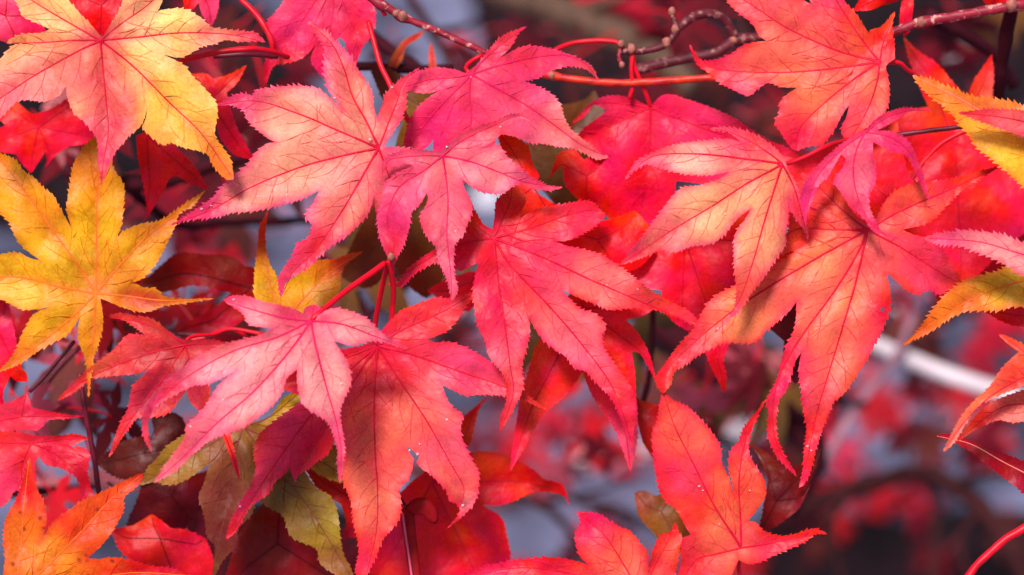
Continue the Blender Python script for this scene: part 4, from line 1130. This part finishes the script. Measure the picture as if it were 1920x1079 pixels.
leaf('olive and purple brown leaf under the light pink one at the bottom', (455, 800),
     '440,795s 380,800 320,832 293,862 277,879 261,911t 290,904 317,909 343,902 370,886 393,869s 383,906 373,932 383,966 390,1009 403,1026 397,1092t 417,1052 440,1026 447,992 470,966 480,936 488,900s '
     '493,942 530,966 547,1006 593,1029 600,1056 627,1076 667,1098t 660,1072 643,1039 637,1006 633,966 620,932 593,916 575,890 560,860s 600,890 640,905 655,900t 640,850 600,820 560,815s 555,780 568,730t 535,745 512,775 490,790',
     [((455, 800), (150, 104, 34)), ((340, 870), (152, 112, 32)), ((420, 920), (124, 62, 44)), ((430, 850), (140, 84, 44)), ((420, 1000), (112, 48, 34)), ((580, 960), (136, 108, 34)), ((620, 980), (158, 134, 34)), ((530, 920), (112, 86, 38)), ((540, 770), (200, 150, 34)), ((610, 870), (168, 124, 40)), ((640, 1060), (150, 98, 40))],
     d0=120, drop=[10, 10, 5, 15, 15], vcol='brown', teeth=3.2, per=14, seed=27, vw=2.2,
     veins={0: [(400, 830), (330, 870)], 1: [(436, 870), (425, 950), (408, 1030)], 2: [(510, 870), (570, 940), (615, 1010)], 3: [(540, 840), (600, 865)], 4: [(500, 785), (540, 755)]})

leaf('golden leaf with one upright needle lobe behind the ragged salmon tip', (535, 600),
     '490,595s 478,557 477,520 483,467 487,427 502,396t 497,447 503,490 520,523 527,560s 533,537 560,513 593,490 627,487 653,477 681,472t 653,493 640,510 637,543 620,567 587,580 570,605s',
     [((500, 540), (222, 152, 20)), ((495, 430), (216, 88, 20)), ((580, 540), (228, 164, 22)), ((640, 495), (222, 74, 16)), ((600, 510), (222, 110, 20)), ((620, 550), (214, 130, 20))],
     d0=110, drop=[10, 20], vcol='gold', teeth=2.6, per=15, seed=28, vw=2.0, veins={0: [(510, 550), (500, 480)], 1: [(570, 560), (620, 510)]})

leaf('pink red leaf hanging from the top edge, slightly soft', (620, -45),
     '585,-45s 550,-20 520,20 500,45 512,70 507,95 495,125 498,161t 512,125 535,118 560,112 580,98 592,84s 583,110 590,127 610,149t 632,120 640,95 632,72s 645,75 652,98 668,121t 678,90 695,68 704,40 700,5 690,-40s 670,-70 640,-90t 610,-70',
     [((560, 60), (238, 62, 100)), ((545, 105), (236, 30, 56)), ((610, 110), (234, 50, 92)), ((670, 30), (236, 48, 86)), ((620, 20), (240, 80, 116)), ((498, 140), (226, 20, 40))],
     d0=150, drop=[15, 20, 10, 10], vcol='pink', teeth=3, per=13, seed=29, vw=2.4, veins={0: [(580, 20), (540, 75), (510, 120)], 1: [(625, 20), (612, 90)], 2: [(645, 10), (668, 70)]})

# ------------------------------------------------------------------ leaves just behind the focus
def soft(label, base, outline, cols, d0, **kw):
    a = dict(teeth=2.4, per=15, grid=20, sides=False, vw=2.2, k=1.25)  # pigment brightened by k to carry the glow of light coming through
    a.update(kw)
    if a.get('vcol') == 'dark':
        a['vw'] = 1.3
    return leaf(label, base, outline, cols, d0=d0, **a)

soft('vivid red leaf behind the torn leaf with a hooked tip to the side', (810, 905),
     '830,870s 873,852 923,849 960,859 1000,882 1020,899 1053,909 1069,948t 1055,928 1007,922 980,932 940,947 905,948s 940,972 950,1006 956,1050 930,1060 890,1105t 830,1110 780,1095s 740,1090 700,1110t 690,1040 730,960 760,915 790,890s 815,865 855,835 867,787 893,762 914,743t 896,772 888,806 873,842',
     [((810, 905), (226, 12, 28)), ((940, 900), (228, 8, 22)), ((880, 1010), (226, 12, 28)), ((760, 1020), (214, 16, 34)), ((890, 780), (214, 20, 36))], 300, seed=31, drop=[10, 10, 20, 20])
soft('bright red leaf behind the middle leaf, long lobe with an orange edge', (1095, 580),
     '1060,560s 1010,640 993,690 977,747 967,800 960,847 956,885t 983,840 1000,807 1023,773 1053,747 1077,720 1092,698s 1110,740 1150,800 1165,835 1182,884t 1195,820 1192,740 1190,700 1185,660s 1200,663 1217,690 1229,714t 1220,673 1207,643 1187,613 1173,600s 1210,590 1250,560t 1180,540 1120,545s 1090,540 1075,545t',
     [((1050, 690), (240, 16, 30)), ((1005, 670), (242, 92, 24)), ((980, 830), (238, 44, 60)), ((1150, 700), (238, 18, 36)), ((1180, 870), (240, 90, 130)), ((1210, 660), (232, 28, 40)), ((1200, 570), (236, 20, 36))], 135, seed=32, drop=[10, 25, 20, 20, 20], vcol='red')
soft('scarlet leaf between the peach leaf and the coral one', (1283, 445),
     '1250,420s 1190,440 1150,470 1135,500t 1180,515 1215,540 1240,545s 1245,580 1265,605 1293,622t 1305,610 1312,625s 1318,650 1335,690 1358,737t 1362,705 1357,672 1390,600 1420,560s 1470,520 1500,490t 1450,400 1410,365 1340,375s 1320,365 1290,360t 1265,390',
     [((1283, 445), (238, 22, 44)), ((1320, 540), (238, 34, 56)), ((1200, 500), (234, 26, 44)), ((1345, 690), (228, 20, 40)), ((1430, 490), (236, 18, 34))], 160, seed=33, drop=[15, 10, 20, 20, 10])
soft('blurred scarlet leaf with two upright points behind the golden leaf', (1790, 270),
     '1740,200s 1723,160 1705,112 1694,70t 1723,97 1757,120 1780,147 1803,172 1815,178s 1827,150 1843,127 1859,102t 1863,140 1861,180 1880,210s 1930,260 1990,300t 1960,380 1930,430s 1880,470 1830,520 1800,545t 1760,515 1715,485 1690,455s 1668,432 1650,400t 1640,330 1650,250 1680,215s',
     [((1790, 270), (238, 24, 34)), ((1700, 90), (240, 90, 50)), ((1760, 150), (238, 22, 38)), ((1720, 300), (238, 20, 30)), ((1850, 400), (236, 26, 44)), ((1690, 200), (232, 40, 46))], 330, seed=34, drop=[20, 20, 20, 10, 10])
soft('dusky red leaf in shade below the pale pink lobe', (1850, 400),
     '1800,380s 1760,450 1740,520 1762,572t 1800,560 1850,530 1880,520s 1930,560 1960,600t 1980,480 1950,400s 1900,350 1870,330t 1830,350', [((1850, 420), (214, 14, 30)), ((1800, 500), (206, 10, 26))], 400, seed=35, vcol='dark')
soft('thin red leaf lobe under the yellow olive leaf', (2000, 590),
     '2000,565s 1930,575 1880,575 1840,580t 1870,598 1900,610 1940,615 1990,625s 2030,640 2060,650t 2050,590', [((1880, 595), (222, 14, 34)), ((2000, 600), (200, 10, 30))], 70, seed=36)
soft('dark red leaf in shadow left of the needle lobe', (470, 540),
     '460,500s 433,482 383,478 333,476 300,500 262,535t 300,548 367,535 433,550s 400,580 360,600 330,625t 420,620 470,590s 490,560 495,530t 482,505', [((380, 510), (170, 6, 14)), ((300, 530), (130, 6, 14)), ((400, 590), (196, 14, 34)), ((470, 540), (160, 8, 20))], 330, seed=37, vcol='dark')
soft('red star shaped leaf half hidden under the yellow pink one', (72, 238),
     '60,215s 30,190 0,165t -10,210 10,235s -20,250 -40,275t 0,285 30,290s 40,305 58,325t 75,300 85,285s 88,300 84,315t 105,290 130,275s 160,270 185,262t 165,235 150,225s 165,195 160,160t 120,190 95,205', [((72, 238), (222, 10, 26)), ((20, 250), (230, 20, 40)), ((140, 240), (226, 26, 60)), ((150, 190), (228, 30, 70))], 260, seed=38)
soft('red leaf hanging between the two yellow leaves', (275, 255),
     '255,255s 260,300 270,350 275,400 264,424t 300,370 318,335 330,330s 350,340 372,350 390,355t 370,320 345,290 330,275s 350,260 365,240t 310,235', [((300, 300), (228, 12, 30)), ((275, 390), (226, 24, 60)), ((380, 350), (220, 20, 20))], 190, seed=39)
soft('crimson leaf behind the yellow pink leaf, lobes up and down', (392, 190),
     '380,170s 365,150 350,140t 385,138 400,148s 430,140 463,122t 445,155 425,175s 440,230 460,270 478,300t 440,290 415,262 405,235s 390,240 370,230t 372,205', [((400, 190), (226, 16, 40)), ((440, 150), (220, 10, 20)), ((440, 270), (230, 24, 70))], 170, seed=40)
soft('rose red leaf at the left edge over the shaded stem', (-15, 600),
     '-20,565s 0,560 12,545t 20,590 30,640 40,690s 50,700 52,716t 30,715 20,705s 5,740 15,775t -20,740 -40,700s -60,650 -70,600t -40,570', [((10, 630), (232, 24, 74)), ((20, 700), (226, 10, 40))], 150, seed=41)
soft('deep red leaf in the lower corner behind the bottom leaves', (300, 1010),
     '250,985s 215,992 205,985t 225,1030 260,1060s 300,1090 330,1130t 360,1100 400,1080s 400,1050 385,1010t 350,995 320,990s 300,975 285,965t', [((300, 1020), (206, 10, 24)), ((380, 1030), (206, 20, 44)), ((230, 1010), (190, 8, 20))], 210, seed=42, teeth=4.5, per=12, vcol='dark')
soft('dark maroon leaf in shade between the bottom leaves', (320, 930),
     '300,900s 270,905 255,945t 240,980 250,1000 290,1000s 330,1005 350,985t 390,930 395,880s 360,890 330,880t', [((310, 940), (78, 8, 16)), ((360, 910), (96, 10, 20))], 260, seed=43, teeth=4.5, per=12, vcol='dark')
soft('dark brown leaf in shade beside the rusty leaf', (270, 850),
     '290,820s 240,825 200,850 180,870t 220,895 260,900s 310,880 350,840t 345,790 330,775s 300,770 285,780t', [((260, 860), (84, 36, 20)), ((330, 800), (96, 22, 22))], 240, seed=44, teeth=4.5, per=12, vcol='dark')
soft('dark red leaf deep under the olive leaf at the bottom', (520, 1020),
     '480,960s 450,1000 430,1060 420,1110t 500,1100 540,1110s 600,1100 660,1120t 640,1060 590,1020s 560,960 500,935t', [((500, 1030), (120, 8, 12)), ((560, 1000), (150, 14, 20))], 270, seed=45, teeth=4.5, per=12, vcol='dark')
soft('red leaf patch behind the olive lobe beside the torn leaf', (650, 930),
     '630,900s 600,880 572,880t 600,920 640,945s 650,980 640,1010t 680,1000 690,940s 690,900 665,870t', [((640, 930), (206, 14, 24))], 200, seed=46, teeth=4.5, per=12)
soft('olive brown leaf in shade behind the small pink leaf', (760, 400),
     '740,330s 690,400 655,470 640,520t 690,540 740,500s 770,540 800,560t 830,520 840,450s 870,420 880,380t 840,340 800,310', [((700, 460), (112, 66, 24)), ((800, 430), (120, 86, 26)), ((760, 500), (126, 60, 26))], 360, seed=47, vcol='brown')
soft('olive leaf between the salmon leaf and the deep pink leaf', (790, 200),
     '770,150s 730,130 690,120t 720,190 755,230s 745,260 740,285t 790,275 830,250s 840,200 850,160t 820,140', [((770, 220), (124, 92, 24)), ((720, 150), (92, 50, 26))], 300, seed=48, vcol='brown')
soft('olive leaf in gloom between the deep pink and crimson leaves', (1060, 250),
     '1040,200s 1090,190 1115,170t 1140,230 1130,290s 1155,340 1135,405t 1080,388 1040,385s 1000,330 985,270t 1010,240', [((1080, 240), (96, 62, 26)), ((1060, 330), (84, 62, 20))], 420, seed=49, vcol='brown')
soft('red leaf with a curled tip below the deep pink leaf', (1100, 330),
     '1095,300s 1075,280 1050,287 1040,305 1031,335t 1046,318 1055,312s 1060,345 1080,370 1110,395t 1130,375 1140,350s 1150,320 1160,290t 1125,285', [((1070, 300), (234, 20, 44)), ((1100, 360), (232, 16, 30))], 250, seed=50)
soft('orange red leaf tucked above the middle leaf with a browned edge', (1000, 350),
     '970,330s 945,290 930,245t 965,255 992,275s 1000,310 1012,330t 1000,355 1010,365s 1035,380 1062,398t 1025,408 990,422s 962,418 952,385t 950,355', [((955, 280), (228, 10, 20)), ((1020, 385), (228, 60, 20)), ((985, 360), (228, 24, 30))], 130, seed=51)
soft('scarlet leaf in the gap right of the middle leaf', (1120, 450),
     '1100,420s 1070,410 1022,398t 1022,440 1040,478s 1100,490 1160,515t 1200,500 1230,470s 1220,430 1190,395t 1150,410', [((1120, 450), (230, 14, 20)), ((1190, 480), (236, 20, 34))], 110, seed=52)
soft('rosy crumpled leaf in the top corner beside the yellow pink leaf', (10, 30),
     '0,0s -30,-20 -50,-10t -40,30 -10,50s 0,75 20,82t 50,70 90,60s 75,45 55,32t 40,20 35,0s 20,-30 10,-40t', [((20, 40), (232, 78, 132)), ((60, 58), (226, 36, 76))], 40, seed=53, wave=18)
soft('red leaf behind the top of the yellow pink leaf', (190, 10),
     '160,-10s 130,-30 110,-40t 130,5 150,30s 170,60 190,80t 205,55 222,25s 240,-10 250,-40t 215,-45', [((180, 20), (222, 14, 44)), ((215, 10), (212, 6, 24))], 70, seed=54)
soft('pink leaf lobe at the top edge right of the yellow pink leaf', (370, -35),
     '340,-30s 345,10 350,25t 365,15 372,5s 380,30 396,50t 408,20 412,-20s 380,-60 360,-70t', [((390, 20), (236, 80, 110)), ((345, 5), (230, 20, 40))], 160, seed=55)
soft('brown olive leaf behind the coral bottom leaf', (1240, 960),
     '1230,930s 1205,920 1190,925t 1200,970 1225,1000s 1250,1030 1270,1040t 1300,1000 1290,960s 1270,940 1245,925t', [((1240, 960), (122, 80, 20)), ((1200, 930), (150, 70, 40))], 240, seed=56, vcol='brown')
soft('dusky red leaf behind the upright coral leaf', (1455, 940),
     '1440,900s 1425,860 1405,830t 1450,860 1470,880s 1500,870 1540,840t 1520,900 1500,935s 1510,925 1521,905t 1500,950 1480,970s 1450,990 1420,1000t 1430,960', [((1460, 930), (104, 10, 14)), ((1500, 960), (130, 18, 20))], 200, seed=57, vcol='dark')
soft('red leaf showing past the long tip of the middle leaf', (1240, 790),
     '1230,760s 1200,750 1190,745t 1195,790 1205,830s 1225,860 1240,880t 1255,840 1260,800s 1258,770 1250,750t', [((1225, 800), (170, 12, 20))], 260, seed=58)
soft('red leaf behind the top of the upper coral leaf', (1660, -10),
     '1620,-15s 1600,20t 1630,20 1645,15s 1655,10 1668,8t 1690,-5 1700,-30s 1670,-60 1640,-60t', [((1640, 0), (220, 14, 34))], 160, seed=59)
soft('red leaf at the top edge above the bare twig', (1870, -20),
     '1840,-20s 1845,5 1860,14t 1880,10 1895,5s 1910,8 1925,0t 1930,-40 1900,-60s 1870,-70 1850,-60t', [((1880, -10), (226, 20, 44))], 170, seed=60)
soft('scarlet upright lobe between the twig and the coral leaf', (1692, 50),
     '1686,45s 1690,10 1700,-25t 1712,-5 1710,40s 1705,60 1695,70t', [((1700, 20), (226, 20, 46))], 180, seed=61)

soft('scarlet leaf beneath the magenta leaf and the coral one', (1580, 300),
     '1540,280s 1490,300 1435,345t 1450,405 1490,435s 1540,440 1560,470t 1600,450 1620,420s 1660,420 1700,410t 1720,360 1700,320s 1690,270 1680,220t 1630,240 1600,250', [((1580, 300), (238, 40, 54)), ((1660, 330), (238, 34, 44)), ((1500, 350), (240, 60, 60))], 130, seed=62)
soft('maroon filler leaf with shade put into its colour between the lobes of the coral leaf', (1560, 560),
     '1530,520s 1480,540 1420,560t 1440,610 1470,640s 1470,680 1490,720t 1530,700 1560,680s 1580,670 1595,660t 1615,600 1610,560s 1605,520 1590,490t', [((1480, 600), (92, 14, 20)), ((1560, 600), (120, 14, 20)), ((1500, 680), (84, 10, 18))], 190, seed=63, vcol='dark')  # filler leaf; its near-black maroon carries the shade of the gap

soft('thin orange red lobe dangling beside the olive leaf', (420, 812),
     '414,808s 408,800 404,790t 420,795 430,803s 434,825 440,850 446,875 449,898t 440,880 432,855 424,835', [((425, 820), (236, 70, 40)), ((446, 890), (226, 40, 40))], -40, seed=64, teeth=3, per=9, crease=0.1)
soft('withered orange leaf on the dark stem at the top', (745, 108),
     '738,100s 752,80 770,68 798,56t 785,72 762,88 755,112s 748,122 738,135t 728,128 730,112s', [((745, 108), (196, 110, 60)), ((785, 65), (190, 70, 30)), ((735, 125), (170, 84, 40))], 380, seed=65, teeth=0)
soft('narrow withered orange lobe above the deep pink leaf', (812, 128),
     '804,128s 803,105 808,78t 814,100 820,128s 815,138 812,145t', [((812, 110), (196, 74, 30))], 380, seed=66, teeth=0)

soft('red sliver of leaf between the small pink tip and the middle leaf', (880, 530),
     '860,515s 835,525 800,545t 850,575 880,585s 900,560 905,530t 890,510', [((870, 540), (232, 30, 60))], 240, seed=67)

# ------------------------------------------------------------------ twigs in or near focus
def twig(label, pts, r0, r1, mat, buds=(), shoots=(), swell=()):
    loc = P(*pts[0])
    root = empty('twig', loc)
    tag(root, label, 'twig', 'twigs among the leaves')
    px_tube('stem', pts, r0, r1, mat, root, loc, seg=10, step=6, bump=0.22, swell=swell)
    for sp, a, b, m in shoots:
        px_tube('side_shoot', sp, a, b, m, root, loc, seg=8, step=6, bump=0.15)
    for bx_, by_, bd, br in buds:
        c = P(bx_, by_, bd) - loc
        v, f = [], []
        nu, nv = 10, 6
        for i in range(nv + 1):
            th = math.pi * i / nv
            for j in range(nu):
                ph = 2 * math.pi * j / nu
                d = Vector((math.sin(th) * math.cos(ph), math.sin(th) * math.sin(ph) * 0.9, math.cos(th) * 1.2))
                rr = 1 + 0.35 * noise.noise(d * 1.6 + Vector((bx_, by_, 0)))
                v.append(c + d * br * S * rr)
        for i in range(nv):
            for j in range(nu):
                f.append((i * nu + j, (i + 1) * nu + j, (i + 1) * nu + (j + 1) % nu, i * nu + (j + 1) % nu))
        mesh_obj('bud', v, f, M_NODE, root)
    return root


twig('red twig with a knobbly bud running down to the deep pink leaf', [(690, -8, 70), (712, 8, 74), (735, 20, 76), (756, 33, 78), (807, 53, 80), (873, 82, 84), (914, 101, 88), (935, 110, 100)], 8, 5.5, M_TWIG_RED, [(755, 31, 70, 9), (742, 26, 72, 7)], [([(700, 0, 72), (716, 18, 80), (722, 30, 84)], 5, 4, M_PETIOLE)], [(0.27, 0.5), (0.1, 0.4)])
twig('smooth orange red twig crossing above the crimson leaf', [(1010, 138, 205), (1037, 143, 200), (1100, 152, 195), (1173, 156, 190), (1280, 150, 185), (1345, 146, 180), (1420, 150, 185)], 7, 7.5, M_TWIG_ORANGE, [(1035, 142, 194, 8)], (), [(0.06, 0.3)])
twig('knobbly dark twig with pale buds above the crimson leaf', [(1168, 95, 188), (1187, 97, 185), (1223, 93, 180), (1250, 82, 178), (1267, 63, 176), (1266, 45, 178), (1260, 22, 180)], 7.5, 5, M_TWIG_DARK, [(1184, 92, 176, 9), (1250, 80, 172, 9), (1266, 55, 172, 8), (1260, 22, 178, 8), (1165, 83, 180, 7), (1166, 122, 184, 6)],
     [([(1187, 97, 185), (1184, 130, 186), (1186, 160, 190), (1180, 186, 196)], 5, 4, M_PETIOLE), ([(1040, 94, 230), (1070, 82, 215), (1110, 77, 205), (1150, 78, 195), (1166, 86, 188)], 4.5, 4.5, M_PETIOLE), ([(1166, 88, 188), (1160, 104, 186), (1166, 122, 186)], 4.5, 4, M_TWIG_RED)], [(0.55, 0.4), (0.8, 0.4)])
twig('maroon twig looping behind the upper coral leaf', [(1190, 132, 330), (1240, 120, 320), (1290, 110, 310), (1345, 98, 300), (1380, 76, 300), (1420, 70, 305), (1470, 60, 320)], 10, 9, M_TWIG_DARK, [(1376, 76, 292, 9)], [([(1270, 55, 250), (1300, 32, 260), (1335, 26, 270), (1362, 42, 285), (1378, 72, 296)], 9, 9, M_TWIG_DARK)], [(0.7, 0.3)])
twig('grey flecked red twig leaving by the top corner', [(1640, 78, 150), (1677, 60, 140), (1727, 43, 130), (1813, 27, 120), (1897, 12, 110), (1960, 4, 105)], 9, 9.5, M_TWIG_RED, [(1897, 10, 98, 12), (1727, 42, 122, 9)], (), [(0.85, 0.3), (0.3, 0.2)])
twig('slim red stem slanting behind the lobe of the salmon leaf', [(690, 40, 140), (697, 63, 130), (713, 120, 115), (731, 158, 100), (750, 200, 90), (768, 230, 85)], 5, 5, M_PETIOLE)
twig('curved red stem beside the pink leaf at the top', [(440, -15, 120), (453, 0, 120), (480, 27, 115), (500, 57, 110), (511, 85, 110), (508, 110, 120)], 5.5, 5.5, M_PETIOLE)
twig('red stem bowing out under the yellow pink leaf', [(300, 130, 40), (333, 117, 20), (400, 100, 10), (467, 92, 15), (510, 97, 40), (540, 108, 80)], 5.5, 5, M_PETIOLE, (), [([(400, 106, 60), (460, 102, 60), (520, 106, 90)], 5, 5, M_PETIOLE_DARK)])
twig('pair of upright red stems joined at a pale knot', [(733, 612, 52), (736, 575, 40), (738, 543, 20), (734, 510, -10), (732, 488, -30)], 5, 6, M_PETIOLE, [(733, 482, -44, 7)])
twig('dark stem pointing at the golden leaf from the magenta one', [(1670, 256, 120), (1692, 252, 110), (1745, 245, 100), (1805, 238, 95), (1850, 232, 110)], 5, 4.5, M_PETIOLE_DARK)
twig('fine red stem curving behind the golden edge leaf', [(1825, 244, 230), (1800, 250, 230), (1762, 272, 235), (1728, 308, 240), (1702, 352, 240)], 4.5, 4.5, M_PETIOLE)
twig('thick red stem rising out of the bottom corner', [(1790, 1115, 60), (1817, 1079, 60), (1835, 1056, 60), (1857, 1036, 60), (1885, 1012, 60), (1925, 988, 60), (1970, 960, 60)], 7.5, 8, M_PETIOLE)
twig('slender dark red stem below the golden leaf', [(150, 700, 160), (157, 752, 160), (163, 790, 165), (170, 826, 170), (178, 870, 175), (185, 922, 180), (190, 960, 185)], 5, 5.5, M_PETIOLE_DARK)
twig('short red stem above the rusty leaf', [(470, 640, 180), (440, 618, 175), (410, 622, 170), (390, 632, 168), (350, 640, 165)], 4, 4, M_PETIOLE, (), [([(395, 632, 168), (360, 628, 170), (330, 626, 175)], 6, 5, M_TWIG_DARK)])
twig('dangling red stem under the golden leaf at the side', [(55, 735, 200), (78, 712, 200), (110, 675, 205), (140, 640, 215)], 4, 4, M_PETIOLE_DARK)

# ------------------------------------------------------------------ winged seed under the torn leaf
M_SEED = plain('seed_wing', lin((140, 6, 18)), 0.5, 0.3, 250, bump=0.2, spec=0.12)
M_SEED_LINE = plain('seed_rib', lin((226, 84, 120)), 0.4, 0.1)


def wing(name, outline, dep0, dep1, mat, parent, loc):
    pts = crom(parse(outline) and [(a, b) for a, b, _ in parse(outline)] + [parse(outline)[0][:2]], 5)[:-1]
    n = len(pts)
    c = sum(pts) / n
    v, f = [], []
    ys = [p[1] for p in pts]; y0, y1 = min(ys), max(ys)
    for off, sc in ((-5, 0.55), (-3.2, 0.85), (0, 1.0), (3, 0.9)):
        for p in pts:
            q = c + (p - c) * sc
            t = (q[1] - y0) / (y1 - y0)
            v.append(P(q[0], q[1], dep0 + (dep1 - dep0) * t + off) - loc)
    for r in range(3):
        for i in range(n):
            j = (i + 1) % n
            f.append((r * n + i, r * n + j, (r + 1) * n + j, (r + 1) * n + i))
    f.append(tuple(range(n))[::-1]); f.append(tuple(3 * n + i for i in range(n)))
    return mesh_obj(name, v, f, mat, parent)


sl = P(760, 949, 150)
seed_root = tag(empty('maple_seed', sl), 'dark red winged maple seed hanging under the torn leaf', 'seed')
px_tube('stalk', [(743, 912, 140), (750, 930, 145), (760, 950, 150)], 2.5, 3, M_TWIG_DARK, seed_root, sl)
wing('wing', '762,952 772,938 790,933 808,938 820,956 822,974 816,983 804,978 790,966 774,966', 148, 150, M_SEED, seed_root, sl)
w2 = wing('wing', '754,956 764,946 774,950 778,970 780,1000 785,1040 790,1090 784,1120 774,1110 764,1060 757,1010 752,980', 160, 150, M_SEED, seed_root, sl)
px_tube('rib', [(755, 962, 150), (760, 1000, 147), (767, 1045, 143), (774, 1095, 140)], 2.2, 2.0, M_SEED_LINE, seed_root, sl)

# ------------------------------------------------------------------ droplets and specks of water
M_DROP = bpy.data.materials.new('water')
nt, N, L = nodes(M_DROP)
o_ = N('ShaderNodeOutputMaterial'); b_ = N('ShaderNodeBsdfPrincipled'); L(b_.outputs[0], o_.inputs[0])
b_.inputs['Base Color'].default_value = (0.93, 0.93, 0.95, 1); b_.inputs['Roughness'].default_value = 0.06
b_.inputs['Transmission Weight'].default_value = 0.7; b_.inputs['IOR'].default_value = 1.33
DV, DF = [], []
for i in range(6):
    th = math.pi / 2 * i / 5
    for j in range(12):
        ph = 2 * math.pi * j / 12
        DV.append((math.cos(th) * math.cos(ph), math.cos(th) * math.sin(ph), 0.75 * math.sin(th)))
for i in range(5):
    for j in range(12):
        DF.append((i * 12 + j, i * 12 + (j + 1) % 12, (i + 1) * 12 + (j + 1) % 12, (i + 1) * 12 + j))
drop_me = bpy.data.meshes.new('water_droplet'); drop_me.from_pydata(DV, [], DF); drop_me.update()
drop_me.polygons.foreach_set('use_smooth', [True] * len(drop_me.polygons)); drop_me.materials.append(M_DROP)
HOST = {1: 'the large salmon pink leaf', 2: 'the small pink leaf', 3: 'the deep pink leaf', 5: 'the peach and pink leaf', 6: 'the red leaf across the middle', 7: 'the large coral leaf', 17: 'the light pink leaf', 18: 'the torn red salmon leaf', 19: 'the upright coral leaf'}
for x, y, hst, r in [(694, 262, 1, 5), (735, 164, 1, 4), (485, 369, 1, 3), (538, 366, 1, 3), (653, 373, 1, 2.2), (512, 290, 1, 2.5), (628, 184, 1, 4), (378, 392, 1, 4), (396, 386, 1, 3), (854, 434, 2, 3.5), (838, 276, 2, 3.5), (938, 238, 2, 3), (883, 145, 3, 3), (1050, 199, 3, 3),
                     (1360, 402, 5, 3.2), (1138, 535, 6, 2.6), (1196, 543, 6, 3), (1347, 617, 7, 5), (1626, 464, 7, 3), (1634, 566, 7, 2.6), (1514, 837, 7, 4), (1521, 845, 7, 3), (418, 750, 17, 4), (438, 562, 17, 4), (640, 720, 17, 4), (357, 800, 17, 4), (838, 787, 18, 4.5), (768, 845, 18, 4), (783, 852, 18, 5), (787, 833, 18, 3), (450, 950, 18, 4), (838, 711, 18, 2.5), (868, 948, 18, 5), (1311, 912, 19, 4), (1318, 920, 19, 3), (1406, 920, 19, 2.5), (1349, 983, 19, 2.5)]:
    p = P(x, y, float(DEPTH[hst](np.array([x, y], float))[0]) - 0.6)
    o = bpy.data.objects.new('water_droplet', drop_me); COL.link(o)
    o.location = p
    o.rotation_euler = cam.rotation_euler
    o.scale = (r * S * 0.62, r * S * 0.55, r * S * 0.55)
    tag(o, 'tiny clear water droplet resting on ' + HOST[hst], 'droplet', 'water droplets on ' + HOST[hst])
